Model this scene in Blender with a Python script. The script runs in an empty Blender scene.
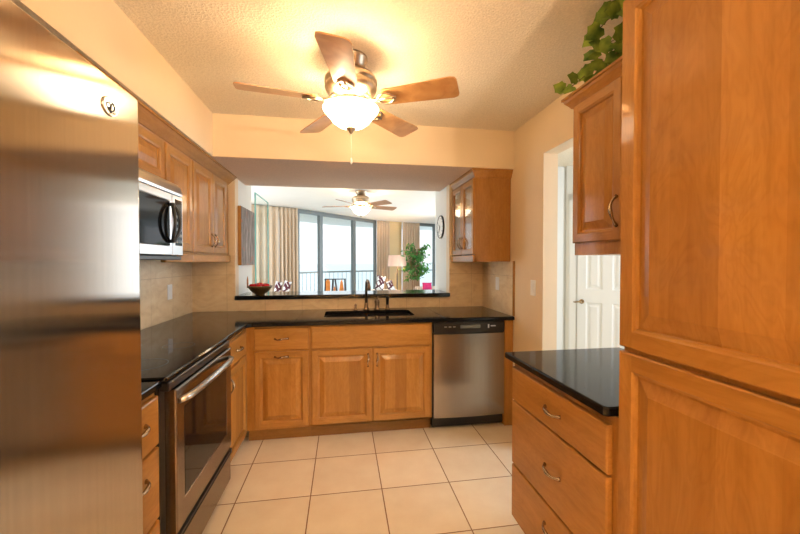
import bpy, bmesh, math, random
from mathutils import Vector, Matrix
random.seed(7)
S = bpy.context.scene
COL = S.collection
PI = math.pi

# ------------------------------------------------------------------ camera, world, lights, exposure
cam_d = bpy.data.cameras.new('camera')
cam_d.sensor_width = 36.0
cam_d.lens = 36.0 * 360.0 / 800.0
cam_d.clip_start = 0.02
cam_d.clip_end = 5000
cam = bpy.data.objects.new('camera', cam_d)
COL.objects.link(cam)
cam.location = (0, 0, 1.37)
cam.rotation_euler = (math.radians(90 - 0.95), 0, math.radians(-9.0))
S.camera = cam

W = bpy.data.worlds.new('world')
S.world = W
W.use_nodes = True
wn = W.node_tree
bg = wn.nodes['Background']
wtc = wn.nodes.new('ShaderNodeTexCoord')
wsep = wn.nodes.new('ShaderNodeSeparateXYZ')
wramp = wn.nodes.new('ShaderNodeValToRGB')
wn.links.new(wtc.outputs['Generated'], wsep.inputs[0])
wn.links.new(wsep.outputs['Z'], wramp.inputs[0])
wn.links.new(wramp.outputs[0], bg.inputs[0])
wramp.color_ramp.elements[0].position = 0.0
wramp.color_ramp.elements[0].color = (0.90, 0.95, 1.0, 1)
wramp.color_ramp.elements[1].position = 0.6
wramp.color_ramp.elements[1].color = (0.82, 0.91, 1.0, 1)
bg.inputs[1].default_value = 1.15

VS = S.view_settings
VS.view_transform = 'Standard'
VS.look = 'None'
VS.gamma = 1.0
VS.use_curve_mapping = False
VS.exposure = 0.45


def area(name, loc, target, sx, sy, power, color):
    d = bpy.data.lights.new(name, 'AREA')
    d.shape = 'RECTANGLE'
    d.size = sx
    d.size_y = sy
    d.energy = power
    d.color = color
    o = bpy.data.objects.new(name, d)
    COL.objects.link(o)
    o.location = loc
    v = Vector(target) - Vector(loc)
    o.rotation_euler = v.to_track_quat('-Z', 'Y').to_euler()
    return o


DAY = (0.86, 0.93, 1.0)
# added fills: living room daylight boost, unseen hall window, warm fill behind the camera
area('fill_living_left', (-2.5, 5.6, 1.45), (0.5, 6.2, 1.3), 2.0, 2.0, 40, DAY)  # added lamp boosting living room daylight from out of view
area('fill_living_right', (2.9, 7.0, 1.45), (-1, 5.8, 1.3), 2.6, 2.0, 46, DAY)  # second added daylight boost, out of view at the right
area('daylight_hall', (3.55, 1.5, 1.5), (2.0, 2.6, 1.2), 1.4, 1.6, 42, (0.76, 0.88, 1.0))
area('fill_behind_camera', (0.2, -2.4, 1.5), (0.1, 1, 1.3), 2.2, 1.6, 15, (1.0, 0.86, 0.68))  # added warm fill lamp; no window stands here

# ------------------------------------------------------------------ materials
def lin(r, g, b):
    f = lambda c: (c / 255 / 12.92) if c / 255 <= 0.04045 else ((c / 255 + 0.055) / 1.055) ** 2.4
    return (f(r), f(g), f(b), 1)


class NT:
    def __init__(self, name):
        self.m = bpy.data.materials.new(name)
        self.m.use_nodes = True
        self.t = self.m.node_tree
        self.p = self.t.nodes['Principled BSDF']
        self.out = self.t.nodes['Material Output']

    def n(self, typ, **kw):
        nd = self.t.nodes.new(typ)
        for k, v in kw.items():
            setattr(nd, k, v)
        return nd

    def l(self, a, b):
        self.t.links.new(a, b)

    def math(self, op, a, b=None):
        nd = self.n('ShaderNodeMath', operation=op)
        for i, v in enumerate((a, b)):
            if v is None:
                continue
            if isinstance(v, (int, float)):
                nd.inputs[i].default_value = v
            else:
                self.l(v, nd.inputs[i])
        return nd.outputs[0]

    def coords(self, scale=(1, 1, 1)):
        tc = self.n('ShaderNodeTexCoord')
        mp = self.n('ShaderNodeMapping')
        mp.inputs['Scale'].default_value = scale
        self.l(tc.outputs['Object'], mp.inputs[0])
        return mp.outputs[0]

    def noise(self, vec, scale, detail=4, rough=0.5, dist=0.0, w=None):
        nd = self.n('ShaderNodeTexNoise')
        if w is not None:
            nd.noise_dimensions = '4D'
            self.l(w, nd.inputs['W'])
        self.l(vec, nd.inputs['Vector'])
        nd.inputs['Scale'].default_value = scale
        nd.inputs['Detail'].default_value = detail
        nd.inputs['Roughness'].default_value = rough
        nd.inputs['Distortion'].default_value = dist
        return nd.outputs['Fac']

    def ramp(self, fac, stops):
        nd = self.n('ShaderNodeValToRGB')
        cr = nd.color_ramp
        while len(cr.elements) < len(stops):
            cr.elements.new(0.5)
        for e, (p, c) in zip(cr.elements, stops):
            e.position = p
            e.color = c
        self.l(fac, nd.inputs[0])
        return nd.outputs[0]

    def mix(self, fac, a, b, blend='MIX'):
        nd = self.n('ShaderNodeMix', data_type='RGBA', blend_type=blend)
        for i, v in ((0, fac), (6, a), (7, b)):
            if isinstance(v, (int, float)):
                nd.inputs[i].default_value = v
            elif isinstance(v, tuple):
                nd.inputs[i].default_value = v
            else:
                self.l(v, nd.inputs[i])
        return nd.outputs[2]

    def bump(self, h, strength, dist):
        nd = self.n('ShaderNodeBump')
        nd.inputs['Strength'].default_value = strength
        nd.inputs['Distance'].default_value = dist
        self.l(h, nd.inputs['Height'])
        self.l(nd.outputs[0], self.p.inputs['Normal'])

    def set(self, **kw):
        for k, v in kw.items():
            self.p.inputs[k.replace('_', ' ')].default_value = v
        return self


def plain(name, col, rough=0.5, metal=0.0, var=0.0, vscale=20, **kw):
    t = NT(name)
    if var:
        f = t.noise(t.coords(), vscale, 4)
        c2 = tuple(min(1, c * (1 + var)) for c in col[:3]) + (1,)
        c1 = tuple(c * (1 - var) for c in col[:3]) + (1,)
        t.l(t.ramp(f, [(0.3, c1), (0.7, c2)]), t.p.inputs['Base Color'])
    else:
        t.p.inputs['Base Color'].default_value = col
    t.set(Roughness=rough, Metallic=metal, **kw)
    return t.m


def wood(name, grain, across, boards=0.0, bright=0.9):
    """honey maple; grain axis, across axis (for glued boards)"""
    t = NT(name)
    sc = [5.0, 5.0, 5.0]
    sc['xyz'.index(grain)] = 1.0
    oi = t.n('ShaderNodeObjectInfo')
    w = t.math('MULTIPLY', oi.outputs['Random'], 37.0)
    v = t.coords(tuple(sc))
    f1 = t.noise(v, 1.2, 7, 0.6, 1.6, w)
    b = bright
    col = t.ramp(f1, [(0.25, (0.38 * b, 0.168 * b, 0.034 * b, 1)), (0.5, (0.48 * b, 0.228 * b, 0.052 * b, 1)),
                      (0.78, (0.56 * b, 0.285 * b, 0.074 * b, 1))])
    sc2 = [60, 60, 60]
    sc2['xyz'.index(grain)] = 2.5
    f2 = t.noise(t.coords(tuple(sc2)), 1.0, 3, 0.6, 0.5, w)
    fine = t.ramp(f2, [(0.33, (0.88, 0.85, 0.82, 1)), (0.55, (1.03, 1.03, 1.03, 1))])
    col = t.mix(0.55, col, fine, 'MULTIPLY')
    sc3 = [7.0, 7.0, 7.0]
    sc3['xyz'.index(grain)] = 2.2
    f3 = t.noise(t.coords(tuple(sc3)), 1.0, 2, 0.5, 3.5, w)
    ringf = t.math('FRACT', t.math('MULTIPLY', f3, 6.0))
    fig = t.ramp(ringf, [(0.0, (0.88, 0.85, 0.80, 1)), (0.45, (1.02, 1.02, 1.02, 1)), (0.7, (1.0, 1.0, 1.0, 1)), (1.0, (0.88, 0.85, 0.80, 1))])
    col = t.mix(0.6, col, fig, 'MULTIPLY')
    tc = t.n('ShaderNodeTexCoord')
    sep = t.n('ShaderNodeSeparateXYZ')
    t.l(tc.outputs['Object'], sep.inputs[0])
    if boards:
        cid = t.math('FLOOR', t.math('DIVIDE', sep.outputs['XYZ'.index(across.upper())], boards))
        wnz = t.n('ShaderNodeTexWhiteNoise', noise_dimensions='1D')
        t.l(t.math('ADD', cid, w), wnz.inputs['W'])
        bt = t.ramp(wnz.outputs['Value'], [(0.0, (0.82, 0.77, 0.70, 1)), (1.0, (1.12, 1.12, 1.12, 1))])
        col = t.mix(1.0, col, bt, 'MULTIPLY')
    else:
        rt = t.ramp(oi.outputs['Random'], [(0.0, (0.92, 0.90, 0.88, 1)), (1.0, (1.05, 1.05, 1.05, 1))])
        col = t.mix(1.0, col, rt, 'MULTIPLY')
    t.l(col, t.p.inputs['Base Color'])
    t.set(Roughness=0.48, Specular_IOR_Level=0.15, Coat_Weight=0.5, Coat_Roughness=0.10)
    return t.m


def granite(name, spec=0.26):
    t = NT(name)
    v = t.coords()
    vo = t.n('ShaderNodeTexVoronoi')
    vo.inputs['Scale'].default_value = 420
    t.l(v, vo.inputs['Vector'])
    f = t.noise(v, 160, 3, 0.6)
    k = t.math('MULTIPLY', t.math('LESS_THAN', vo.outputs['Distance'], 0.22), t.math('GREATER_THAN', f, 0.56))
    t.l(t.mix(k, (0.008, 0.008, 0.009, 1), (0.10, 0.10, 0.105, 1)), t.p.inputs['Base Color'])
    t.set(Roughness=0.09, Specular_IOR_Level=spec)
    return t.m


def tile_floor(name):
    t = NT(name)
    tc = t.n('ShaderNodeTexCoord')
    sep = t.n('ShaderNodeSeparateXYZ')
    t.l(tc.outputs['Object'], sep.inputs[0])
    def edge(o, off, pitch):
        a = t.math('ADD', t.math('DIVIDE', t.math('SUBTRACT', o, off), pitch), 100.0)
        fr = t.math('FRACT', a)
        d = t.math('MULTIPLY', t.math('MINIMUM', fr, t.math('SUBTRACT', 1.0, fr)), pitch)
        return d, t.math('FLOOR', a)
    dx, ix = edge(sep.outputs['X'], -0.19, 0.4175)
    dy, iy = edge(sep.outputs['Y'], 2.134, 0.403)
    d = t.math('MINIMUM', dx, dy)
    cmb = t.n('ShaderNodeCombineXYZ')
    t.l(ix, cmb.inputs[0]); t.l(iy, cmb.inputs[1])
    wnz = t.n('ShaderNodeTexWhiteNoise', noise_dimensions='2D')
    t.l(cmb.outputs[0], wnz.inputs['Vector'])
    f = t.noise(t.coords(), 5, 6, 0.6)
    col = t.ramp(f, [(0.3, lin(241, 222, 194)), (0.7, lin(251, 236, 210))])
    tint = t.ramp(wnz.outputs['Value'], [(0, (0.95, 0.94, 0.93, 1)), (1, (1.03, 1.03, 1.03, 1))])
    col = t.mix(1.0, col, tint, 'MULTIPLY')
    g = t.math('LESS_THAN', d, 0.0031)
    col = t.mix(g, col, lin(146, 104, 66))
    t.l(col, t.p.inputs['Base Color'])
    t.l(t.ramp(g, [(0, (0.24, 0.24, 0.24, 1)), (1, (0.8, 0.8, 0.8, 1))]), t.p.inputs['Roughness'])
    sm = t.n('ShaderNodeMapRange')
    sm.inputs[1].default_value = 0.0
    sm.inputs[2].default_value = 0.008
    t.l(d, sm.inputs[0])
    t.bump(sm.outputs[0], 0.5, 0.002)
    return t.m


def popcorn(name, col):
    t = NT(name)
    v = t.coords()
    f = t.noise(v, 95, 3, 0.65)
    f2 = t.ramp(f, [(0.42, (0, 0, 0, 1)), (0.62, (1, 1, 1, 1))])
    c = t.ramp(f, [(0.3, tuple(x * 0.86 for x in col[:3]) + (1,)), (0.65, col)])
    t.l(c, t.p.inputs['Base Color'])
    t.set(Roughness=0.95)
    t.bump(f2, 0.5, 0.008)
    return t.m


def paint(name, col, strength=0.15):
    t = NT(name)
    f = t.noise(t.coords(), 60, 4, 0.6)
    f2 = t.noise(t.coords(), 4, 3, 0.6)
    t.l(t.ramp(f2, [(0.3, tuple(x * 0.97 for x in col[:3]) + (1,)), (0.7, col)]), t.p.inputs['Base Color'])
    t.set(Roughness=0.6)
    t.bump(f, strength, 0.003)
    return t.m


def travertine(name):
    t = NT(name)
    tc = t.n('ShaderNodeTexCoord')
    sep = t.n('ShaderNodeSeparateXYZ')
    t.l(tc.outputs['Object'], sep.inputs[0])
    v = t.coords((2.2, 2.2, 5))
    f = t.noise(v, 2.4, 7, 0.62, 1.4)
    col = t.ramp(f, [(0.25, lin(214, 186, 146)), (0.5, lin(234, 210, 172)), (0.75, lin(243, 224, 192))])
    s = t.math('ADD', sep.outputs['X'], sep.outputs['Y'])
    def edge(o, off, pitch):
        fr = t.math('FRACT', t.math('ADD', t.math('DIVIDE', t.math('SUBTRACT', o, off), pitch), 100.0))
        return t.math('MULTIPLY', t.math('MINIMUM', fr, t.math('SUBTRACT', 1.0, fr)), pitch)
    d = t.math('MINIMUM', edge(s, 0.11, 0.33), edge(sep.outputs['Z'], 0.914, 0.33))
    g = t.math('LESS_THAN', d, 0.0012)
    col = t.mix(g, col, lin(186, 160, 122))
    t.l(col, t.p.inputs['Base Color'])
    t.set(Roughness=0.3)
    return t.m


def steel(name, col=(0.62, 0.60, 0.57, 1), rough=0.27, aniso=0.85, rot=0.0):
    t = NT(name)
    f = t.noise(t.coords((120, 120, 0.6)), 1.0, 2)
    t.p.inputs['Base Color'].default_value = col
    t.set(Metallic=1.0, Anisotropic=aniso, Anisotropic_Rotation=rot)
    t.p.inputs['Roughness'].default_value = rough
    t.l(t.ramp(f, [(0.3, tuple(c * 0.96 for c in col[:3]) + (1,)), (0.7, tuple(c * 1.04 for c in col[:3]) + (1,))]), t.p.inputs['Base Color'])
    tg = t.n('ShaderNodeTangent', direction_type='RADIAL', axis='Z')
    t.l(tg.outputs[0], t.p.inputs['Tangent'])
    return t.m


def pane(name, tint=(0.97, 0.99, 0.98, 1), cap=0.6):
    t = NT(name)
    t.t.nodes.remove(t.p)
    tr = t.n('ShaderNodeBsdfTransparent')
    tr.inputs[0].default_value = tint
    gl = t.n('ShaderNodeBsdfGlossy')
    gl.inputs['Roughness'].default_value = 0.01
    fr = t.n('ShaderNodeFresnel')
    fr.inputs['IOR'].default_value = 1.45
    mx = t.n('ShaderNodeMixShader')
    ge = t.n('ShaderNodeNewGeometry')
    t.l(t.math('MULTIPLY', t.math('MINIMUM', fr.outputs[0], cap), t.math('SUBTRACT', 1.0, ge.outputs['Backfacing'])), mx.inputs[0])
    t.l(tr.outputs[0], mx.inputs[1])
    t.l(gl.outputs[0], mx.inputs[2])
    t.l(mx.outputs[0], t.out.inputs[0])
    return t.m


def glow(name, col, strength, base=(0.9, 0.85, 0.75, 1)):
    t = NT(name)
    t.set(Base_Color=base, Roughness=0.35, Emission_Color=col, Emission_Strength=strength)
    return t.m


def fabric(name, c1, c2, scale=200):
    t = NT(name)
    f = t.noise(t.coords(), scale, 3)
    t.l(t.ramp(f, [(0.35, c1), (0.65, c2)]), t.p.inputs['Base Color'])
    t.set(Roughness=0.9)
    return t.m


M = {}
M['wood_z_boards_y'] = wood('maple_panel_y', 'z', 'y', 0.125)
M['wood_z_boards_x'] = wood('maple_panel_x', 'z', 'x', 0.09)
M['wood_z'] = wood('maple_vertical', 'z', 'x')
M['wood_y'] = wood('maple_along_y', 'y', 'z')
M['wood_x'] = wood('maple_along_x', 'x', 'z')
M['granite'] = granite('black_granite')
M['granite_bar'] = granite('polished_black_granite', 0.6)
M['tile'] = tile_floor('cream_floor_tile')
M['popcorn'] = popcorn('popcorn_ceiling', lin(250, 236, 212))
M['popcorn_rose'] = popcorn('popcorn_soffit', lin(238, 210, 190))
M['paint'] = paint('cream_wall_paint', lin(238, 216, 182))
M['paint_white'] = paint('white_wall_paint', lin(236, 236, 232), 0.3)
M['ceil_white'] = paint('white_ceiling_paint', lin(242, 242, 238))
M['travertine'] = travertine('travertine_backsplash')
M['steel_fridge'] = steel('brushed_steel_fridge', (0.52, 0.47, 0.41, 1), 0.13, 0.97, 0.0)
M['steel'] = steel('brushed_steel', (0.36, 0.315, 0.275, 1), 0.22, 0.8)
M['steel_range'] = steel('dark_brushed_steel', (0.24, 0.20, 0.17, 1), 0.22, 0.8)
M['steel_plain'] = plain('satin_steel', (0.66, 0.66, 0.66, 1), 0.28, 1.0)
M['nickel'] = plain('antique_nickel', (0.42, 0.33, 0.23, 1), 0.27, 1.0, 0.25, 60)
M['bronze'] = plain('dark_bronze', (0.34, 0.255, 0.18, 1), 0.32, 1.0, 0.25, 60)
M['chrome'] = plain('chrome', (0.8, 0.8, 0.8, 1), 0.08, 1.0)
M['pewter'] = plain('fan_pewter', (0.50, 0.40, 0.29, 1), 0.35, 1.0, 0.15, 40)
M['black_gloss'] = plain('black_glass', (0.006, 0.006, 0.007, 1), 0.05, Specular_IOR_Level=0.22)
M['black'] = plain('black_plastic', (0.012, 0.012, 0.013, 1), 0.28)
M['dark_sink'] = plain('black_composite', (0.015, 0.015, 0.016, 1), 0.35, 0, 0.3, 300)
M['dark_metal'] = plain('grey_frame_metal', lin(116, 124, 126), 0.45, 0.2)
M['rail_metal'] = plain('hazed_rail_metal', lin(168, 176, 178), 0.5)  # grey lightened, outdoor haze put into the rail colour
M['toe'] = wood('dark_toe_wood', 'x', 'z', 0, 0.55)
M['white'] = plain('white_plastic', lin(250, 249, 245), 0.35)
M['white_door'] = plain('white_door_paint', lin(240, 241, 240), 0.35)
M['window_glass'] = pane('window_glass')
M['partition_glass'] = pane('partition_glass', (0.95, 0.985, 0.975, 1), 0.08)
M['glass_edge'] = plain('green_glass_edge', lin(120, 190, 185), 0.1)
M['bowl_glow'] = glow('lit_frosted_glass', (1.0, 0.80, 0.52, 1), 7.0)
M['bowl_glow_far'] = glow('lit_frosted_glass_small', (1.0, 0.80, 0.55, 1), 6.0)
M['fill_dome_glow'] = glow('fill_dome_glass', (1.0, 0.82, 0.56, 1), 3.0)  # emission of the added dome behind the camera
M['shade_glow'] = glow('lit_lamp_shade', (1.0, 0.64, 0.48, 1), 0.16, lin(225, 190, 170))
M['curtain'] = fabric('beige_curtain', lin(202, 180, 156), lin(216, 197, 174), 90)
M['leaf'] = fabric('ivy_leaf', lin(60, 96, 30), lin(146, 172, 70), 14)
M['leaf2'] = fabric('ficus_leaf', lin(26, 84, 34), lin(84, 142, 58), 9)
M['bark'] = fabric('bark', lin(120, 84, 56), lin(160, 120, 84), 30)
M['stem'] = fabric('ivy_stem', lin(96, 84, 44), lin(120, 110, 60), 30)
M['red'] = plain('red_fruit', lin(205, 20, 30), 0.22, 0, 0.25, 14)
M['bronze_bowl'] = plain('hammered_bowl', lin(104, 82, 48), 0.4, 0.35, 0.5, 90)
M['candle'] = plain('tan_candle', lin(186, 128, 86), 0.5, 0, 0.1)
M['pink'] = fabric('pink_fabric', lin(205, 40, 110), lin(225, 70, 135), 60)
M['sofa'] = fabric('white_upholstery', lin(216, 214, 208), lin(230, 228, 224), 120)
M['orange'] = plain('orange_wood', lin(226, 138, 62), 0.4, 0, 0.2, 12)
M['dark_wood'] = plain('dark_chair_wood', lin(52, 46, 46), 0.4, 0, 0.2, 20)
M['carpet'] = fabric('beige_carpet', lin(196, 182, 158), lin(214, 202, 180), 250)
M['concrete'] = plain('balcony_concrete', lin(214, 216, 214), 0.8, 0, 0.05, 8)
M['balcony_white'] = plain('balcony_soffit_white', lin(236, 240, 240), 0.8)
M['beige_wall'] = paint('beige_column_paint', lin(224, 200, 152))


def sea_mat():
    t = NT('hazy_sea')
    f = t.noise(t.coords((0.01, 0.03, 1)), 1.0, 4)
    t.l(t.ramp(f, [(0.3, lin(206, 222, 226)), (0.7, lin(216, 230, 233))]), t.p.inputs['Base Color'])
    t.set(Roughness=0.4)
    return t.m


M['sea'] = sea_mat()


def canvas_mat():
    t = NT('weathered_canvas')
    f = t.noise(t.coords((1, 26, 3)), 1.6, 5, 0.6, 0.6)
    c = t.ramp(f, [(0.28, lin(84, 76, 74)), (0.5, lin(132, 122, 118)), (0.68, lin(184, 174, 166))])
    g = t.noise(t.coords((1, 6, 6)), 1.7, 3)
    c = t.mix(t.ramp(g, [(0.62, (0, 0, 0, 1)), (0.68, (0.6, 0.6, 0.6, 1))]), c, lin(186, 110, 84))
    t.l(c, t.p.inputs['Base Color'])
    t.set(Roughness=0.7)
    return t.m


M['canvas'] = canvas_mat()


def cushion_mat():
    t = NT('maroon_and_white_cushion')
    vo = t.n('ShaderNodeTexVoronoi', distance='CHEBYCHEV')
    vo.inputs['Scale'].default_value = 9.0
    vo.inputs['Randomness'].default_value = 0.35
    mp = t.n('ShaderNodeMapping')
    mp.inputs['Rotation'].default_value = (0.3, 0.5, 0.6)
    tc = t.n('ShaderNodeTexCoord')
    t.l(tc.outputs['Object'], mp.inputs[0])
    t.l(mp.outputs[0], vo.inputs['Vector'])
    k = t.math('LESS_THAN', vo.outputs['Distance'], 0.40)
    t.l(t.mix(k, lin(88, 38, 50), lin(236, 236, 238)), t.p.inputs['Base Color'])
    t.set(Roughness=0.85)
    return t.m


M['cushion'] = cushion_mat()


def blade_mat(name, c1, c2):
    t = NT(name)
    f = t.noise(t.coords((5, 5, 5)), 2.0, 4, 0.5, 1.5)
    t.l(t.ramp(f, [(0.3, c1), (0.7, c2)]), t.p.inputs['Base Color'])
    t.set(Roughness=0.3, Coat_Weight=0.3)
    return t.m


M['blade'] = blade_mat('maple_fan_blade', lin(196, 140, 84), lin(216, 164, 106))
M['blade_far'] = blade_mat('oak_fan_blade', lin(150, 104, 66), lin(176, 128, 86))


# ------------------------------------------------------------------ mesh builder
class B:
    def __init__(self):
        self.bm = bmesh.new()

    def box(self, x0, x1, y0, y1, z0, z1, bev=0.0, mi=0, seg=1):
        bm = self.bm
        vs = [bm.verts.new((x, y, z)) for x in (x0, x1) for y in (y0, y1) for z in (z0, z1)]
        idx = ((0, 1, 3, 2), (4, 6, 7, 5), (0, 4, 5, 1), (2, 3, 7, 6), (0, 2, 6, 4), (1, 5, 7, 3))
        fs = [bm.faces.new([vs[i] for i in q]) for q in idx]
        for f in fs:
            f.material_index = mi
        if bev > 0:
            es = list({e for f in fs for e in f.edges})
            bmesh.ops.bevel(bm, geom=es, offset=bev, segments=seg, profile=0.5, affect='EDGES')
        return fs

    def poly(self, pts, mi=0):
        f = self.bm.faces.new([self.bm.verts.new(p) for p in pts])
        f.material_index = mi
        return f

    def prism(self, pts, z0, z1, mi=0):
        bm = self.bm
        lo = [bm.verts.new((x, y, z0)) for x, y in pts]
        hi = [bm.verts.new((x, y, z1)) for x, y in pts]
        n = len(pts)
        fs = [bm.faces.new(lo[::-1]), bm.faces.new(hi)]
        for i in range(n):
            fs.append(bm.faces.new((lo[i], lo[(i + 1) % n], hi[(i + 1) % n], hi[i])))
        for f in fs:
            f.material_index = mi
        return fs

    def loft(self, rings, cap0=True, cap1=True, closed=True, smooth=True, mi=0):
        bm = self.bm
        rv = [[bm.verts.new(p) for p in r] for r in rings]
        n = len(rv[0])
        for a, b in zip(rv[:-1], rv[1:]):
            for i in range(n if closed else n - 1):
                j = (i + 1) % n
                f = bm.faces.new((a[i], a[j], b[j], b[i]))
                f.smooth = smooth
                f.material_index = mi
        if cap0:
            bm.faces.new(rv[0][::-1]).material_index = mi
        if cap1:
            bm.faces.new(rv[-1]).material_index = mi
        return rv

    def tube(self, pts, rad, seg=10, cap=True, mi=0):
        pts = [Vector(p) for p in pts]
        if not isinstance(rad, (list, tuple)):
            rad = [rad] * len(pts)
        rings = []
        up = None
        for i, p in enumerate(pts):
            a = pts[max(0, i - 1)]
            b = pts[min(len(pts) - 1, i + 1)]
            d = (b - a).normalized()
            if up is None:
                up = Vector((0, 0, 1)) if abs(d.z) < 0.9 else Vector((1, 0, 0))
            s = d.cross(up).normalized()
            up = s.cross(d).normalized()
            rings.append([p + (s * math.cos(2 * PI * k / seg) + up * math.sin(2 * PI * k / seg)) * rad[i] for k in range(seg)])
        self.loft(rings, cap, cap, mi=mi)

    def lathe(self, prof, c=(0, 0, 0), seg=32, axis='z', cap0=True, cap1=True, mi=0, smooth=True):
        rings = []
        for r, h in prof:
            ring = []
            for k in range(seg):
                a = 2 * PI * k / seg
                u, v = r * math.cos(a), r * math.sin(a)
                if axis == 'z':
                    ring.append((c[0] + u, c[1] + v, c[2] + h))
                elif axis == 'x':
                    ring.append((c[0] + h, c[1] + u, c[2] + v))
                else:
                    ring.append((c[0] + u, c[1] + h, c[2] + v))
            rings.append(ring)
        self.loft(rings, cap0, cap1, smooth=smooth, mi=mi)

    def sphere(self, c, r, seg=16, sz=1.0, dent=0.0):
        prof = []
        n = seg // 2
        for i in range(n + 1):
            a = -PI / 2 + PI * i / n
            rr = max(1e-4, r * math.cos(a))
            h = r * sz * math.sin(a)
            if dent:
                h -= dent * r * math.exp(-(rr / (0.35 * r)) ** 2) * (1 if a > 0 else -0.6)
            prof.append((rr, h))
        self.lathe(prof, c, seg, cap0=True, cap1=True)

    def mesh(self, name, mats, origin):
        bm = self.bm
        bmesh.ops.recalc_face_normals(bm, faces=bm.faces[:])
        if origin is not None:
            bmesh.ops.translate(bm, verts=bm.verts[:], vec=-Vector(origin))
        me = bpy.data.meshes.new(name)
        bm.to_mesh(me)
        bm.free()
        for m in (mats if isinstance(mats, (list, tuple)) else [mats]):
            me.materials.append(M[m] if isinstance(m, str) else m)
        return me


def world_loc(o):
    v = Vector((0, 0, 0))
    while o is not None:
        v += o.location
        o = o.parent
    return v


def thing(name, label, cat, loc=(0, 0, 0), group=None):
    o = bpy.data.objects.new(name, None)
    o.empty_display_size = 0.1
    COL.objects.link(o)
    o.location = loc
    o['label'] = label
    o['category'] = cat
    if group:
        o['group'] = group
    return o


def part(name, b, mat, parent, label=None):
    me = b.mesh(name, mat, world_loc(parent))
    o = bpy.data.objects.new(name, me)
    COL.objects.link(o)
    o.parent = parent
    if label:
        o['label'] = label
    return o


def single(name, b, mat, label, cat, loc=(0, 0, 0), group=None):
    me = b.mesh(name, mat, loc)
    o = bpy.data.objects.new(name, me)
    COL.objects.link(o)
    o.location = loc
    o['label'] = label
    o['category'] = cat
    if group:
        o['group'] = group
    return o


def struct(name, b, mat, loc=(0, 0, 0), parent=None):
    me = b.mesh(name, mat, world_loc(parent) if parent else loc)
    o = bpy.data.objects.new(name, me)
    COL.objects.link(o)
    if parent:
        o.parent = parent
    else:
        o.location = loc
        o['kind'] = 'structure'
    return o


class Ax:
    """face frame: origin o, u along the face, w out of the face, v up"""
    def __init__(self, o, u, w):
        self.o, self.u, self.w = Vector(o), Vector(u), Vector(w)

    def p(self, u, v, w):
        return self.o + self.u * u + Vector((0, 0, 1)) * v + self.w * w


def LEFT(x):
    return Ax((x, 0, 0), (0, 1, 0), (1, 0, 0))


def RIGHT(x):
    return Ax((x, 0, 0), (0, 1, 0), (-1, 0, 0))


def BACK(y):
    return Ax((0, y, 0), (1, 0, 0), (0, -1, 0))


def rect(ax, u0, u1, v0, v1, ins, w):
    return [ax.p(u0 + ins, v0 + ins, w), ax.p(u1 - ins, v0 + ins, w), ax.p(u1 - ins, v1 - ins, w), ax.p(u0 + ins, v1 - ins, w)]


def raised_door(b, ax, u0, u1, v0, v1, s=0.055, t=0.02, panel=True, bev=0.03):
    """raised-panel door; slots 0 = stile grain, 1 = rail grain, 2 = panel"""
    bm = b.bm
    R = lambda ins, w: [bm.verts.new(p) for p in rect(ax, u0, u1, v0, v1, ins, w)]
    def band(r0, r1, mi):
        for i in range(4):
            j = (i + 1) % 4
            f = bm.faces.new((r0[i], r0[j], r1[j], r1[i]))
            f.material_index = mi if not isinstance(mi, tuple) else mi[i % 2]
    r0 = R(0, 0.001); r1 = R(0, t - 0.004); r2 = R(0.004, t)
    bm.faces.new(r0[::-1])
    band(r0, r1, (1, 0)); band(r1, r2, (1, 0))
    ins = s - 0.012
    r3 = R(ins, t)
    # flat frame as butt-jointed stiles and rails
    e = 0.004
    for (a0, a1, c0, c1, mi) in ((u0 + e, u0 + ins, v0 + e, v1 - e, 0), (u1 - ins, u1 - e, v0 + e, v1 - e, 0),
                                 (u0 + ins, u1 - ins, v1 - ins, v1 - e, 1), (u0 + ins, u1 - ins, v0 + e, v0 + ins, 1)):
        b.poly([ax.p(a0, c0, t), ax.p(a1, c0, t), ax.p(a1, c1, t), ax.p(a0, c1, t)], mi)
    r4 = R(s - 0.008, t - 0.003); r5 = R(s - 0.003, t - 0.0045); r6 = R(s, t - 0.0125)
    band(r3, r4, (1, 0)); band(r4, r5, (1, 0)); band(r5, r6, (1, 0))
    if panel:
        r7 = R(s + 0.006, t - 0.0125); r8 = R(s + 0.006 + bev, t - 0.0022); r9 = R(s + 0.0085 + bev, t - 0.001)
        band(r6, r7, 2); band(r7, r8, 2); band(r8, r9, 2)
        bm.faces.new(r9).material_index = 2
    else:
        r7 = R(s, 0.001)
        band(r6, r7, (1, 0))


def slab_front(b, ax, u0, u1, v0, v1, t=0.02, e=0.006):
    bm = b.bm
    rings = [rect(ax, u0, u1, v0, v1, i, w) for i, w in ((0, 0.001), (0, t - e), (e * 0.35, t - e * 0.35), (e, t))]
    b.loft(rings, True, True, smooth=False)


def pull(b, ax, u, v, w0, vert=False, L=0.096, h=0.028):
    """arched cabinet pull with a swelling grip and flared feet"""
    pts, rad = [], []
    n = 16
    for i in range(n + 1):
        t = i / n
        s = (t - 0.5) * L
        k = 1 - (2 * t - 1) ** 4
        w = w0 + h * k * (0.86 + 0.14 * math.cos((t - 0.5) * 2 * PI))
        wig = 0.004 * math.sin((t - 0.5) * 2 * PI)
        pts.append(ax.p(u + (wig if vert else s), v + (s if vert else wig), w))
        rad.append(0.0050 + 0.0030 * math.exp(-((t - 0.5) / 0.16) ** 2) + 0.004 * (math.exp(-(t / 0.05) ** 2) + math.exp(-((1 - t) / 0.05) ** 2)))
    b.tube(pts, rad, 8)


WOODSET_Y = ['wood_z', 'wood_y', 'wood_z_boards_y']   # doors lying in a plane x = const
WOODSET_X = ['wood_z', 'wood_x', 'wood_z_boards_x']

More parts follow.
